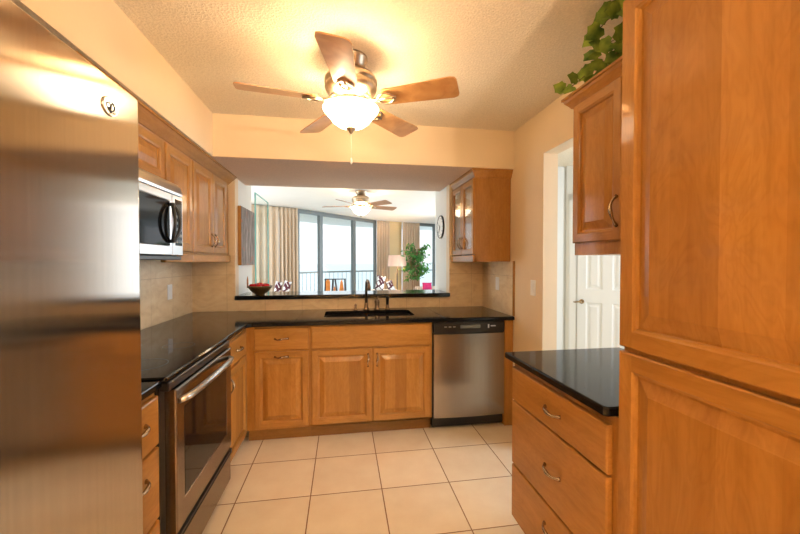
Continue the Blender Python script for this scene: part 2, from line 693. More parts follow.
# ------------------------------------------------------------------ structure
b = B(); b.box(-1.6, 3.9, -2.6, 3.6, -0.06, 0.0)
struct('floor', b, 'tile')
b = B(); b.box(-3.2, 3.9, 3.6, 10.6, -0.06, -0.001)
struct('floor_living', b, 'carpet')

b = B(); b.box(-1.435, -1.335, -2.5, 3.565, 0, 2.44)
struct('wall_left', b, 'paint')
b = B()
b.box(-1.335, -0.965, 3.465, 3.565, 0, 2.13)
b.box(1.045, 1.40, 3.465, 3.565, 0, 2.13)
b.box(-0.965, 1.045, 3.465, 3.565, 0, 1.017)
struct('wall_back', b, 'paint')
b = B()
b.box(-1.435, -0.965, 3.565, 4.06, 0, 2.13)
b.box(-1.435, -0.965, 3.83, 4.06, 2.13, 2.44)
b.box(-3.1, -1.435, 3.96, 4.06, 0, 2.44)
struct('wall_living_left', b, 'paint_white')
b = B()
b.box(1.045, 1.51, 3.565, 4.01, 0, 2.13)
b.box(1.045, 1.51, 3.83, 4.01, 2.13, 2.44)
b.box(1.51, 3.9, 3.86, 4.01, 0, 2.44)
struct('wall_living_right', b, 'paint_white')
b = B(); b.box(-0.965, 1.045, 3.565, 3.83, 0, 1.017)
struct('wall_bar', b, 'paint_white')
b = B()
b.box(1.40, 1.51, 2.362, 3.565, 0, 2.44)
b.box(1.40, 1.51, 0.98, 2.362, 2.13, 2.44)
b.box(1.46, 1.56, -2.5, 0.98, 0, 2.44)
struct('wall_right', b, 'paint')
b = B(); b.box(-1.435, 3.8, -2.6, -2.5, 0, 2.44)
struct('wall_near', b, 'paint')
b = B(); b.box(-1.6, 3.9, -2.6, 3.83, 2.44, 2.52)
struct('ceiling', b, 'popcorn')
# dropped soffits: paint on the faces, popcorn below
b = B()
for f in b.box(-1.335, -0.93, -2.5, 2.805, 2.13, 2.44):
    if f.calc_center_median().z < 2.131:
        f.material_index = 1
struct('trim_1', b, ['paint', 'popcorn'])
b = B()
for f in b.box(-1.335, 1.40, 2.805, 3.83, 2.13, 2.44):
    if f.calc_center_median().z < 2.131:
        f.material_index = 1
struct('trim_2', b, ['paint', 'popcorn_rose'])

# hall behind the right-hand opening
b = B(); b.box(1.51, 2.60, 3.76, 3.86, 0, 2.44)
struct('wall_hall_back', b, 'paint_white')
HA = Ax((2.53, 3.70, 0), (0.7071, -0.7071, 0), (-0.7071, -0.7071, 0))
b = B()
b.prism([tuple(HA.p(-0.05, 0, 0).xy), tuple(HA.p(1.35, 0, 0).xy), tuple(HA.p(1.35, 0, -0.1).xy), tuple(HA.p(-0.05, 0, -0.1).xy)], 0, 2.44)
struct('wall_hall_angle', b, 'paint_white')
b = B()
b.box(3.4, 3.5, 0.0, 0.75, 0, 2.44); b.box(3.4, 3.5, 2.25, 2.95, 0, 2.44)
b.box(3.4, 3.5, 0.75, 2.25, 0, 0.7); b.box(3.4, 3.5, 0.75, 2.25, 2.3, 2.44)
struct('wall_hall_right', b, 'paint_white')
b = B(); b.box(1.56, 3.5, -0.1, 0.0, 0, 2.44)
struct('wall_hall_near', b, 'paint_white')

# six-panel door with casing
U0, U1, DT = 0.075, 0.655, 2.03
def door_slab():
    b = B()
    b.box(0, 0.001, 0, 0.001, 0, 0.001)
    b.bm.clear()
    cols = [(U0 + 0.085, U0 + 0.245), (U0 + 0.335, U1 - 0.085)]
    rows = [(0.22, 0.92), (1.06, 1.60), (1.70, 1.92)]
    us = sorted({U0, U1, *[c for cc in cols for c in cc]})
    vs = sorted({0.01, DT, *[c for cc in rows for c in cc]})
    t = 0.03
    for i in range(len(us) - 1):
        for j in range(len(vs) - 1):
            u0, u1, v0, v1 = us[i], us[i + 1], vs[j], vs[j + 1]
            if (u0, u1) in cols and (v0, v1) in rows:
                b.loft([rect(HA, u0, u1, v0, v1, a, w) for a, w in ((0, t), (0.012, t - 0.012), (0.03, t - 0.012), (0.05, t - 0.003))],
                       False, True, smooth=False)
            else:
                b.poly(rect(HA, u0, u1, v0, v1, 0, t))
    b.loft([rect(HA, U0, U1, 0.01, DT, 0, 0.002), rect(HA, U0, U1, 0.01, DT, 0, t)], True, False, smooth=False)
    return b
dr = struct('door_1', door_slab(), 'white_door')
b = B()
c = HA.p(U0 + 0.045, 0.925, 0.03)
b.tube([c, c + HA.w * 0.008], [0.026, 0.024], 16)
b.tube([c + HA.w * 0.006, c + HA.w * 0.05], 0.009, 10)
g = c + HA.w * 0.05
b.tube([g + HA.u * 0.012, g, g - HA.u * 0.03, g - HA.u * 0.06 + Vector((0, 0, -0.006)), g - HA.u * 0.075 + Vector((0, 0, -0.004))], [0.008, 0.011, 0.009, 0.008, 0.006], 10)
o = struct('door_handle', b, 'nickel', parent=dr)
o['label'] = 'dull metal lever handle'
b = B()
for (u0, u1, v0, v1) in ((U0 - 0.09, U0 - 0.008, 0, DT + 0.09), (U1 + 0.008, U1 + 0.09, 0, DT + 0.09), (U0 - 0.09, U1 + 0.09, DT + 0.008, DT + 0.09)):
    b.loft([rect(HA, u0, u1, v0, v1, a, w) for a, w in ((0, 0), (0, 0.016), (0.012, 0.022), (0.03, 0.022))], True, True, smooth=False)
struct('trim_3', b, 'white_door')

# backsplash
b = B()
b.box(-1.335, -1.327, 1.19, 3.465, 0.914, 1.42)
b.box(-1.327, -0.967, 3.457, 3.465, 0.914, 1.42)
b.box(-0.967, 1.045, 3.457, 3.465, 0.914, 1.017)
b.box(1.045, 1.392, 3.457, 3.465, 0.914, 1.42)
b.box(1.392, 1.40, 2.80, 3.465, 0.914, 1.37)
struct('wall_backsplash', b, 'travertine')
b = B(); b.box(1.388, 1.40, 2.782, 2.80, 0.914, 1.37)
struct('trim_4', b, 'wood_z')
b = B()
b.box(1.385, 1.40, 2.365, 2.76, 0.0, 0.09); b.box(1.385, 1.512, 2.347, 2.362, 0.0, 0.09)
struct('baseboard_right', b, 'white_door')

# ------------------------------------------------------------------ living room shell
P = [(-2.95, 6.35), (-2.2, 6.9), (-0.93, 7.62), (0.85, 9.47), (1.19, 9.66), (1.60, 9.80), (2.08, 9.95), (2.62, 10.15), (3.35, 10.4)]
Q = [(-4.3, 7.4), (-3.2, 8.3), (-2.1, 9.1), (-0.4, 10.9), (0.6, 11.5), (2.2, 12.1), (4.2, 12.7)]
b = B(); b.prism([(-3.1, 3.83), (3.6, 3.83), (3.6, 10.45)] + P[::-1] + [(-3.1, 6.3)], 2.44, 2.52)
struct('ceiling_living', b, 'ceil_white')
b = B(); b.prism(P + [(4.2, 10.7)] + Q[::-1], 2.44, 2.62)
struct('ceiling_balcony', b, 'balcony_white')
b = B(); b.prism(P + [(4.2, 10.7)] + Q[::-1], -0.15, -0.03)
struct('floor_balcony', b, 'concrete')
b = B(); b.box(-3.1, -2.95, 4.06, 6.4, 0, 0.4); b.box(-3.1, -2.95, 4.06, 6.4, 2.38, 2.44); b.box(-3.1, -2.95, 4.06, 4.5, 0, 2.44)
struct('wall_living_far_left', b, 'paint_white')
b = B(); b.box(3.35, 3.5, 4.01, 5.5, 0, 2.44); b.box(3.35, 3.5, 8.5, 10.45, 0, 2.44); b.box(3.35, 3.5, 5.5, 8.5, 0, 0.4); b.box(3.35, 3.5, 5.5, 8.5, 2.38, 2.44)
struct('wall_living_far_right', b, 'paint_white')
def wall_seg(b, p, q, z0, z1, th=0.12, mi=0):
    d = Vector((q[0] - p[0], q[1] - p[1])).normalized()
    n = Vector((-d.y, d.x)) * th
    b.prism([p, q, (q[0] + n.x, q[1] + n.y), (p[0] + n.x, p[1] + n.y)], z0, z1, mi)
b = B(); wall_seg(b, P[4], P[5], 0, 2.44)
struct('wall_column', b, 'beige_wall')


def window(name, p, q, mull, panes_ends=True):
    """floor-to-ceiling sliding glass wall between p and q with mullions at fractions"""
    p, q = Vector((*p, 0)), Vector((*q, 0))
    L = (q - p).length
    d = (q - p).normalized()
    ax = Ax(p, d, Vector((-d.y, d.x, 0)))
    root = bpy.data.objects.new(name, None)
    COL.objects.link(root)
    root.location = p
    root['kind'] = 'structure'
    def bar(b, u0, u1, v0, v1, w0=-0.03, w1=0.05):
        pts = [ax.p(u, v, w) for u in (u0, u1) for v in (v0, v1) for w in (w0, w1)]
        vs = [b.bm.verts.new(x) for x in pts]
        for qd in ((0, 1, 3, 2), (4, 6, 7, 5), (0, 4, 5, 1), (2, 3, 7, 6), (0, 2, 6, 4), (1, 5, 7, 3)):
            b.bm.faces.new([vs[i] for i in qd])
    b = B()
    bar(b, 0, L, 2.36, 2.438); bar(b, 0, L, 0.0, 0.08)
    for f in mull:
        u = f * L
        bar(b, max(0, u - 0.045), min(L, u + 0.045), 0.08, 2.36)
    struct('window_frame', b, 'dark_metal', parent=root)
    b = B()
    for f0, f1 in zip(mull[:-1], mull[1:]):
        bar(b, f0 * L + 0.045, f1 * L - 0.045, 0.08, 2.36, 0.008, 0.014)
    struct('window_pane', b, 'window_glass', parent=root)

window('window_1', P[2], P[3], [0.0, 0.249, 0.668, 1.0])
window('window_2', P[6], P[7], [0.0, 1.0])
window('window_3', P[1], P[2], [0.0, 0.5, 1.0])
window('window_4', P[0], P[1], [0.0, 1.0])

b = B(); b.box(-3000, 3000, 30, 4000, -30, -29)
struct('sea', b, 'sea')

# balcony railing
rail = thing('balcony_railing', 'grey metal balcony railing with thin balusters outside the glass wall', 'railing', (Q[2][0], Q[2][1], -0.03))
b = B(); b.tube([(x, y, 1.05) for x, y in Q], 0.025, 8)
part('top_rail', b, 'rail_metal', rail)
b = B(); b.tube([(x, y, 0.08) for x, y in Q], 0.018, 8)
part('bottom_rail', b, 'rail_metal', rail)
def along(pts, step):
    res = []
    for (x0, y0), (x1, y1) in zip(pts[:-1], pts[1:]):
        L = math.hypot(x1 - x0, y1 - y0)
        n = max(1, int(L / step))
        res += [(x0 + (x1 - x0) * i / n, y0 + (y1 - y0) * i / n) for i in range(n)]
    return res
for i, (x, y) in enumerate(along(Q[0:6], 0.14)):
    b = B(); b.tube([(x, y, 0.08), (x, y, 1.05)], 0.009, 6)
    part('baluster', b, 'rail_metal', rail)

# ------------------------------------------------------------------ refrigerator
fr = thing('refrigerator', 'brushed stainless steel refrigerator close at the left with oval badge', 'refrigerator', (-0.96, 0.72, 0))
b = B(); b.box(-1.325, -0.655, 0.262, 1.16, 0.06, 1.815, 0.004)
part('body', b, 'black', fr)
b = B(); b.box(-1.30, -0.67, 0.28, 1.15, 0.0, 0.06)
part('base_grille', b, 'black', fr)
def fridge_door(y0, y1, z0, z1):
    b = B()
    n = 14
    prof = []
    for i in range(n + 1):
        t = i / n
        y = y0 + (y1 - y0) * t
        e = min(t, 1 - t) * (y1 - y0)
        x = -0.585 - (0.016 * (1 - min(1, e / 0.016)) ** 2)
        prof.append((x, y))
    # denser rounded vertical edges
    arc = [(y0 + 0.014 * (1 - math.cos(a)), -0.599 + 0.014 * math.sin(a)) for a in [k * PI / 12 for k in range(7)]]
    outline = [(x, y) for y, x in arc] + [(x, y0 + y1 - y) for y, x in arc[::-1]]
    outline = [(-0.65, y0)] + outline + [(-0.65, y1)]
    rings = []
    for z, ins in ((z0, 0.006), (z0 + 0.006, 0), (z1 - 0.006, 0), (z1, 0.006)):
        rings.append([(x - (ins if x > -0.64 else 0), y, z) for x, y in outline])
    b.loft(rings, True, True, smooth=False)
    return b
d1 = part('door', fridge_door(0.256, 1.166, 0.435, 1.84), 'steel_fridge', fr)
d2 = part('freezer_drawer', fridge_door(0.256, 1.166, 0.07, 0.425), 'steel_fridge', fr)
b = B(); b.tube([(-0.585, 0.31, 0.60), (-0.535, 0.31, 0.61), (-0.53, 0.31, 0.66), (-0.53, 0.31, 1.5), (-0.535, 0.31, 1.56), (-0.585, 0.31, 1.57)], 0.011, 10)
part('handle', b, 'steel_plain', d1)
b = B(); b.tube([(-0.585, 0.33, 0.37), (-0.535, 0.34, 0.37), (-0.53, 0.38, 0.37), (-0.53, 1.06, 0.37), (-0.535, 1.10, 0.37), (-0.585, 1.11, 0.37)], 0.011, 10)
part('handle', b, 'steel_plain', d2)
b = B(); b.box(-0.70, -0.60, 1.09, 1.15, 1.815, 1.835, 0.004)
part('hinge_cover', b, 'black', fr)
# oval badge with a looped monogram
BC = Vector((-0.585, 1.025, 1.762))
b = B()
ring = lambda r, w: [(BC.x + w, BC.y + 0.030 * r * math.cos(2 * PI * k / 32), BC.z + 0.0235 * r * math.sin(2 * PI * k / 32)) for k in range(32)]
b.loft([ring(1.0, -0.001), ring(1.0, 0.003), ring(0.93, 0.0045), ring(0.85, 0.003)], True, True)
bd = part('badge', b, 'chrome', fr, 'chrome oval badge')
b = B()
def curve(f, n=26):
    return [Vector((BC.x + 0.0042, BC.y + u * 0.022, BC.z + v * 0.016)) for u, v in (f(i / n) for i in range(n + 1))]
b.tube(curve(lambda t: (-0.38 + 0.34 * math.cos(2 * PI * t * 1.05 + 0.6), 0.34 * math.sin(2 * PI * t * 1.05 + 0.6) * 1.5)), 0.0011, 6)
b.tube(curve(lambda t: (-0.28 + 0.25 * t, -0.62 + 0.5 * math.sin(PI * t * 2))), 0.001, 6)
b.tube(curve(lambda t: (0.42 + 0.34 * math.cos(PI * 1.7 * t + 0.9), 0.62 * math.sin(PI * 1.7 * t * 1.25 + 0.4))), 0.0011, 6)
b.tube(curve(lambda t: (-0.8 + 1.6 * t, 0.66 + 0.12 * math.sin(PI * t))), 0.0008, 6)
b.tube(curve(lambda t: (-0.8 + 1.6 * t, -0.74 - 0.1 * math.sin(PI * t))), 0.0008, 6)
part('monogram', b, 'black', bd, 'dark script monogram')

# ------------------------------------------------------------------ base cabinets, left run
def body_left(y0, y1, b=None, z1=0.884):
    b = b or B()
    b.box(-1.33, -0.712, y0, y1, 0.10, z1)
    b.box(-1.33, -0.775, y0, y1, 0.0, 0.10)
    return b
AL = LEFT(-0.712)
c1 = thing('base_cabinet', 'narrow honey maple drawer cabinet squeezed between refrigerator and range', 'cabinet', (-1.02, 1.34, 0))
part('body', body_left(1.192, 1.495), 'wood_z', c1)
for v0, v1 in ((0.675, 0.86), (0.395, 0.663), (0.115, 0.383)):
    b = B(); slab_front(b, AL, 1.20, 1.487, v0, v1)
    d = part('drawer', b, 'wood_y', c1)
    b = B(); pull(b, AL, 1.34, v1 - 0.075, 0.02); part('handle', b, 'nickel', d)
c2 = thing('corner_cabinet', 'honey maple corner base cabinet with one drawer right of the range', 'cabinet', (-1.02, 2.85, 0))
b = B(); b.box(-1.33, -0.712, 2.268, 3.455, 0.10, 0.884); b.box(-1.33, -0.765, 2.268, 3.455, 0.0, 0.10)
part('body', b, 'wood_z', c2)
b = B(); slab_front(b, AL, 2.30, 2.745, 0.70, 0.862)
d = part('drawer', b, 'wood_y', c2)
b = B(); pull(b, AL, 2.53, 0.785, 0.02); part('handle', b, 'nickel', d)
b = B(); raised_door(b, AL, 2.30, 2.745, 0.115, 0.688)
d = part('door', b, WOODSET_Y, c2)
b = B(); pull(b, AL, 2.335, 0.60, 0.02, True); part('handle', b, 'nickel', d)

# ------------------------------------------------------------------ base cabinets, peninsula
AB = BACK(2.815)
def pen_body(x0, x1, z1=0.884, hollow=False):
    b = B()
    if hollow:
        b.box(x0, x1, 2.815, 2.84, 0.10, z1); b.box(x0, x1, 3.43, 3.455, 0.10, z1)
        b.box(x0, x0 + 0.018, 2.84, 3.43, 0.10, z1); b.box(x1 - 0.018, x1, 2.84, 3.43, 0.10, z1)
        b.box(x0, x1, 2.815, 3.455, 0.10, 0.118)
    else:
        b.box(x0, x1, 2.815, 3.455, 0.10, z1)
    return b
def toe(b, x0, x1):
    b.box(x0, x1, 2.866, 3.455, 0.0, 0.10)
    return b
c3 = thing('trash_cabinet', 'honey maple base cabinet with drawer over a pull-handled door left of the sink', 'cabinet', (-0.48, 3.13, 0))
part('body', pen_body(-0.711, -0.250), 'wood_z', c3)
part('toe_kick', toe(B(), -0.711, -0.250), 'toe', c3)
b = B(); slab_front(b, AB, -0.652, -0.262, 0.703, 0.868)
d = part('drawer', b, 'wood_x', c3)
b = B(); pull(b, AB, -0.457, 0.787, 0.02); part('handle', b, 'nickel', d)
b = B(); raised_door(b, AB, -0.652, -0.262, 0.115, 0.690)
d = part('door', b, WOODSET_X, c3)
b = B(); pull(b, AB, -0.457, 0.652, 0.02); part('handle', b, 'nickel', d)

c4 = thing('sink_cabinet', 'wide honey maple double-door base cabinet under the sink', 'cabinet', (0.225, 3.13, 0))
part('body', pen_body(-0.249, 0.706, hollow=True), 'wood_z', c4)
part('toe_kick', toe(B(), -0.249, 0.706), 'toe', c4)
b = B(); slab_front(b, AB, -0.237, 0.690, 0.703, 0.872)
part('false_drawer', b, 'wood_x', c4)
for u0, u1, hu in ((-0.237, 0.222, 0.190), (0.230, 0.690, 0.262)):
    b = B(); raised_door(b, AB, u0, u1, 0.115, 0.690)
    d = part('door', b, WOODSET_X, c4)
    b = B(); pull(b, AB, hu, 0.60, 0.02, True); part('handle', b, 'nickel', d)
b = B(); b.box(1.322, 1.396, 2.80, 3.455, 0.0, 0.884, 0.002)
single('filler_panel', b, 'wood_z', 'narrow honey maple end panel right of the dishwasher', 'panel', (1.36, 3.1, 0))

# dishwasher
dw = thing('dishwasher', 'stainless steel dishwasher with black control strip under the counter', 'dishwasher', (1.015, 3.1, 0))
b = B(); b.box(0.712, 1.318, 2.83, 3.44, 0.02, 0.88)
part('body', b, 'black', dw)
b = B()
n = 12
rings = []
for z in (0.105, 0.11, 0.45, 0.775, 0.78):
    r = []
    for i in range(n + 1):
        t = i / n
        r.append((0.717 + 0.596 * t, 2.795 - 0.014 * math.sin(PI * t), z))
    rings.append(r + [(1.313, 2.83, z), (0.717, 2.83, z)])
b.loft(rings, True, True, smooth=False)
part('door', b, 'steel', dw)
b = B()
rings = []
for z, s in ((0.786, 0.0), (0.80, 0.004), (0.866, 0.006), (0.880, 0.0)):
    r = []
    for i in range(n + 1):
        t = i / n
        r.append((0.717 + 0.596 * t, 2.793 - s - 0.014 * math.sin(PI * t), z))
    rings.append(r + [(1.313, 2.83, z), (0.717, 2.83, z)])
b.loft(rings, True, True, smooth=False)
cp = part('control_panel', b, 'black', dw)
b = B()
b.box(0.93, 1.10, 2.7715, 2.776, 0.828, 0.856, 0.003)
part('handle_pocket', b, 'dark_metal', cp, 'grey handle pocket')
for x0, x1, z0, z1 in ((0.80, 0.82, 0.838, 0.846), (0.835, 0.855, 0.838, 0.846), (0.87, 0.89, 0.838, 0.846), (1.165, 1.175, 0.826, 0.856), (1.19, 1.23, 0.838, 0.846)):
    b = B(); b.box(x0, x1, 2.7725, 2.783, z0, z1)
    part('button', b, 'steel_plain', cp)
b = B(); b.box(0.717, 1.313, 2.845, 2.86, 0.01, 0.10)
part('toe_kick', b, 'black', dw)

# ------------------------------------------------------------------ countertops
def slab_edge(b, outline, z0, z1, e=0.006):
    """granite slab with eased upper edge, outline counter-clockwise in x, y"""
    n = len(outline)
    def inset(d):
        res = []
        for i in range(n):
            p0, p1, p2 = Vector(outline[i - 1]), Vector(outline[i]), Vector(outline[(i + 1) % n])
            d1 = (p1 - p0).normalized(); d2 = (p2 - p1).normalized()
            n1 = Vector((-d1.y, d1.x)); n2 = Vector((-d2.y, d2.x))
            m = (n1 + n2)
            m = m / max(0.2, m.dot(n1)) if m.length > 1e-6 else n1
            res.append(p1 + m * d)
        return res
    rings = [[(p.x, p.y, z) for p in inset(d)] for d, z in ((e * .6, z0), (0, z0 + e * .6), (0, z1 - e), (e * 0.35, z1 - e * 0.35), (e, z1))]
    b.loft(rings, True, True, smooth=False)
    return b

b = B(); slab_edge(b, [(-1.327, 1.188), (-0.688, 1.188), (-0.688, 1.498), (-1.327, 1.498)], 0.884, 0.914)
single('narrow_countertop', b, 'granite', 'small black granite countertop piece between refrigerator and range', 'countertop', (-1.0, 1.34, 0.884))
# L-shaped main counter with a sink cut-out (boolean-free: strips round the hole)
ct = B()
SX0, SX1, SY0, SY1 = -0.155, 0.60, 2.955, 3.325
front = slab_edge(ct, [(-1.327, 2.262), (-0.690, 2.262), (-0.690, 2.745), (-0.665, 2.77), (SX0 - 0.2, 2.77), (SX0 - 0.2, 3.457), (-1.327, 3.457)], 0.884, 0.914)
slab_edge(ct, [(SX1 + 0.2, 2.77), (1.392, 2.77), (1.392, 3.457), (SX1 + 0.2, 3.457)], 0.884, 0.914)
def ringhole(b, ox0, ox1, oy0, oy1, hx0, hx1, hy0, hy1, z0, z1, r=0.05):
    def rr(x0, x1, y0, y1, rad, n=6):
        pts = []
        for cx, cy, a0 in ((x1 - rad, y1 - rad, 0), (x0 + rad, y1 - rad, 90), (x0 + rad, y0 + rad, 180), (x1 - rad, y0 + rad, 270)):
            for k in range(n + 1):
                a = math.radians(a0 + 90 * k / n)
                pts.append((cx + rad * math.cos(a), cy + rad * math.sin(a)))
        return pts
    hole = rr(hx0, hx1, hy0, hy1, r)
    out = []
    cx, cy = (ox0 + ox1) / 2, (oy0 + oy1) / 2
    n = 6
    # project hole points onto the outer rectangle, corners kept
    for qi, (X, Y) in enumerate(((ox1, oy1), (ox0, oy1), (ox0, oy0), (ox1, oy0))):
        for k in range(n + 1):
            hx, hy = hole[qi * (n + 1) + k]
            t = k / n
            if qi % 2 == 0:
                p = (X, hy + (Y - hy) * min(1, 2 * t)) if t < 0.5 else (X + (hx - X) * max(0, 2 * t - 1), Y)
            else:
                p = (hx + (X - hx) * min(1, 2 * t), Y) if t < 0.5 else (X, Y + (hy - Y) * max(0, 2 * t - 1))
            out.append(p)
    up_o = [(x, y, z1) for x, y in out]; up_h = [(x, y, z1) for x, y in hole]
    lo_o = [(x, y, z0) for x, y in out]; lo_h = [(x, y, z0) for x, y in hole]
    b.loft([lo_o, up_o, up_h, lo_h, lo_o], False, False, smooth=False)
    return hole
hole = ringhole(ct, SX0 - 0.2, SX1 + 0.2, 2.776, 3.457, SX0, SX1, SY0, SY1, 0.884, 0.914)
b2 = slab_edge(ct, [(SX0 - 0.2, 2.77), (SX1 + 0.2, 2.77), (SX1 + 0.2, 2.777), (SX0 - 0.2, 2.777)], 0.884, 0.9139, 0.003)
single('countertop', ct, 'granite', 'long L-shaped black granite countertop around the sink', 'countertop', (0, 3.1, 0.884))

# double-bowl undermount sink
sk = thing('kitchen_sink', 'black double-bowl undermount sink set in the long countertop', 'sink', (0.22, 3.14, 0.70))
def bowl_ring(x0, x1, y0, y1, rad, z, n=5):
    pts = []
    for cx, cy, a0 in ((x1 - rad, y1 - rad, 0), (x0 + rad, y1 - rad, 90), (x0 + rad, y0 + rad, 180), (x1 - rad, y0 + rad, 270)):
        for k in range(n + 1):
            a = math.radians(a0 + 90 * k / n)
            pts.append((cx + rad * math.cos(a), cy + rad * math.sin(a), z))
    return pts
mid = 0.21
for x0, x1 in ((SX0 - 0.004, mid - 0.012), (mid + 0.012, SX1 + 0.004)):
    b = B()
    y0, y1 = SY0 - 0.004, SY1 + 0.004
    b.loft([bowl_ring(x0 - 0.006, x1 + 0.006, y0 - 0.006, y1 + 0.006, 0.05, 0.70),
            bowl_ring(x0 - 0.006, x1 + 0.006, y0 - 0.006, y1 + 0.006, 0.05, 0.882),
            bowl_ring(x0, x1, y0, y1, 0.045, 0.882), bowl_ring(x0 + 0.004, x1 - 0.004, y0 + 0.004, y1 - 0.004, 0.045, 0.74),
            bowl_ring(x0 + 0.03, x1 - 0.03, y0 + 0.03, y1 - 0.03, 0.04, 0.712)], True, True)
    bw = part('basin', b, 'dark_sink', sk)
    b = B(); b.lathe([(0.042, 0.0), (0.042, 0.004), (0.034, 0.004), (0.030, 0.001)], ((x0 + x1) / 2, 3.14, 0.712), 20)
    part('drain', b, 'steel_plain', bw)

# faucet set
fa = thing('faucet', 'slender bronze pull-out kitchen faucet behind the sink', 'faucet', (0.215, 3.385, 0.914))
b = B(); b.lathe([(0.028, 0), (0.028, 0.008), (0.019, 0.02), (0.016, 0.06), (0.014, 0.065)], (0.215, 3.385, 0.914), 20)
part('base', b, 'bronze', fa)
b = B(); b.tube([(0.215, 3.385, 0.97), (0.215, 3.385, 1.14), (0.217, 3.375, 1.175), (0.222, 3.345, 1.19), (0.228, 3.31, 1.185), (0.232, 3.285, 1.165), (0.233, 3.28, 1.15)], [0.013, 0.012, 0.012, 0.012, 0.012, 0.012, 0.012], 12)
part('spout', b, 'bronze', fa)
b = B(); b.tube([(0.233, 3.28, 1.16), (0.234, 3.276, 1.13), (0.234, 3.274, 1.10)], [0.014, 0.017, 0.015], 12)
part('spray_head', b, 'bronze', fa)
def post(name, label, cat, x, prof, y=3.385):
    r = thing(name, label, cat, (x, y, 0.914))
    b = B(); b.lathe(prof, (x, y, 0.914), 18)
    part('body', b, 'bronze', r)
    return r
r = post('soap_dispenser', 'short bronze soap pump left of the slender faucet', 'soap dispenser', 0.115, [(0.018, 0), (0.018, 0.006), (0.011, 0.012), (0.010, 0.035), (0.012, 0.045), (0.008, 0.05)])
b = B(); b.tube([(0.115, 3.385, 0.955), (0.115, 3.38, 0.967), (0.115, 3.35, 0.968)], [0.006, 0.006, 0.004], 8); part('nozzle', b, 'bronze', r)
r = post('faucet_lever', 'bronze faucet control with round top just right of the slender faucet', 'faucet handle', 0.317, [(0.026, 0), (0.026, 0.008), (0.018, 0.018), (0.020, 0.05), (0.024, 0.07), (0.020, 0.088), (0.010, 0.096)])
b = B(); b.tube([(0.317, 3.385, 1.0), (0.317, 3.37, 1.022), (0.320, 3.33, 1.035)], [0.008, 0.007, 0.006], 8); part('lever', b, 'bronze', r)
r = post('side_sprayer', 'bronze side sprayer in its collar, farthest right behind the sink', 'sprayer', 0.415, [(0.024, 0), (0.024, 0.008), (0.016, 0.018), (0.015, 0.04), (0.013, 0.045)])
b = B(); b.tube([(0.415, 3.385, 0.955), (0.415, 3.383, 1.0), (0.415, 3.37, 1.03), (0.415, 3.35, 1.04)], [0.013, 0.015, 0.017, 0.013], 12); part('spray_head', b, 'black', r, 'black spray head')

# raised bar ledge
b = B(); slab_edge(b, [(-0.963, 3.425), (1.043, 3.425), (1.043, 3.86), (-0.963, 3.86)], 1.018, 1.056)
single('bar_ledge', b, 'granite_bar', 'raised black granite bar ledge under the pass-through opening', 'countertop', (0.04, 3.64, 1.018))

# ------------------------------------------------------------------ range
rg = thing('range', 'stainless steel range with black glass cooktop and oven door', 'stove', (-1.0, 1.88, 0))
Y0, Y1 = 1.502, 2.256
b = B(); b.box(-1.32, -0.70, Y0, Y1, 0.03, 0.895)
part('body', b, 'black', rg)
b = B(); b.box(-1.325, -0.672, Y0 - 0.002, Y1 + 0.002, 0.9, 0.922, 0.006)
ck = part('cooktop', b, 'black_gloss', rg)
for (x, y, r) in ((-1.15, 1.70, 0.075), (-0.86, 1.70, 0.10), (-1.15, 2.06, 0.10), (-0.86, 2.06, 0.075)):
    b = B(); b.lathe([(r, 0), (r, 0.0006), (r - 0.003, 0.0006), (r - 0.003, 0)], (x, y, 0.9219), 40, cap0=False, cap1=False)
    part('burner_ring', b, 'dark_metal', ck)
b = B(); b.box(-0.70, -0.664, Y0, Y1, 0.865, 0.9, 0.004)
part('front_trim', b, 'black', rg)
AO = LEFT(-0.70)
b = B()
# oven door slab with window opening
yo0, yo1, zo0, zo1 = Y0 + 0.042, Y1 - 0.004, 0.275, 0.858
wy0, wy1, wz0, wz1 = Y0 + 0.115, Y1 - 0.09, 0.385, 0.762
def frame_slab(b, ax, u0, u1, v0, v1, a0, a1, c0, c1, t, e=0.006, dep=0.01):
    O = [rect(ax, u0, u1, v0, v1, i, w) for i, w in ((0, 0.001), (0, t - e), (e * .4, t - e * .4), (e, t))]
    I = [rect(ax, a0, a1, c0, c1, i, w) for i, w in ((-0.003, t), (0.003, t - dep))]
    b.loft(O + I, True, True, smooth=False)
frame_slab(b, AO, yo0, yo1, zo0, zo1, wy0, wy1, wz0, wz1, 0.044)
od = part('oven_door', b, 'steel_range', rg)
b = B(); b.loft([rect(AO, wy0, wy1, wz0, wz1, i, w) for i, w in ((0.001, 0.034), (0.001, 0.042), (0.004, 0.0435))], True, True, smooth=False)
part('oven_window', b, 'black_gloss', od, 'black glass oven window')
b = B()
pts, n = [], 18
for i in range(n + 1):
    t = i / n
    k = math.sin(PI * t) ** 0.5
    pts.append(AO.p(yo0 + 0.03 + (yo1 - yo0 - 0.06) * t, 0.805 + 0.022 * math.sin(PI * t), 0.042 + 0.055 * k))
b.tube(pts, [0.013] + [0.014] * (n - 1) + [0.013], 12)
part('handle', b, 'steel_plain', od, 'bowed steel bar handle')
b = B(); frame_slab(b, AO, yo0, yo1, 0.235, 0.262, yo0 + 0.02, yo1 - 0.02, 0.242, 0.256, 0.046, 0.004, 0.004)
part('drawer_trim', b, 'black', rg)
b = B(); slab_front(b, AO, yo0, yo1, 0.075, 0.232, 0.038)
part('storage_drawer', b, 'steel_range', rg)
b = B(); b.box(-1.25, -0.74, Y0 + 0.03, Y1 - 0.03, 0.0, 0.035)
part('foot', b, 'black', rg)

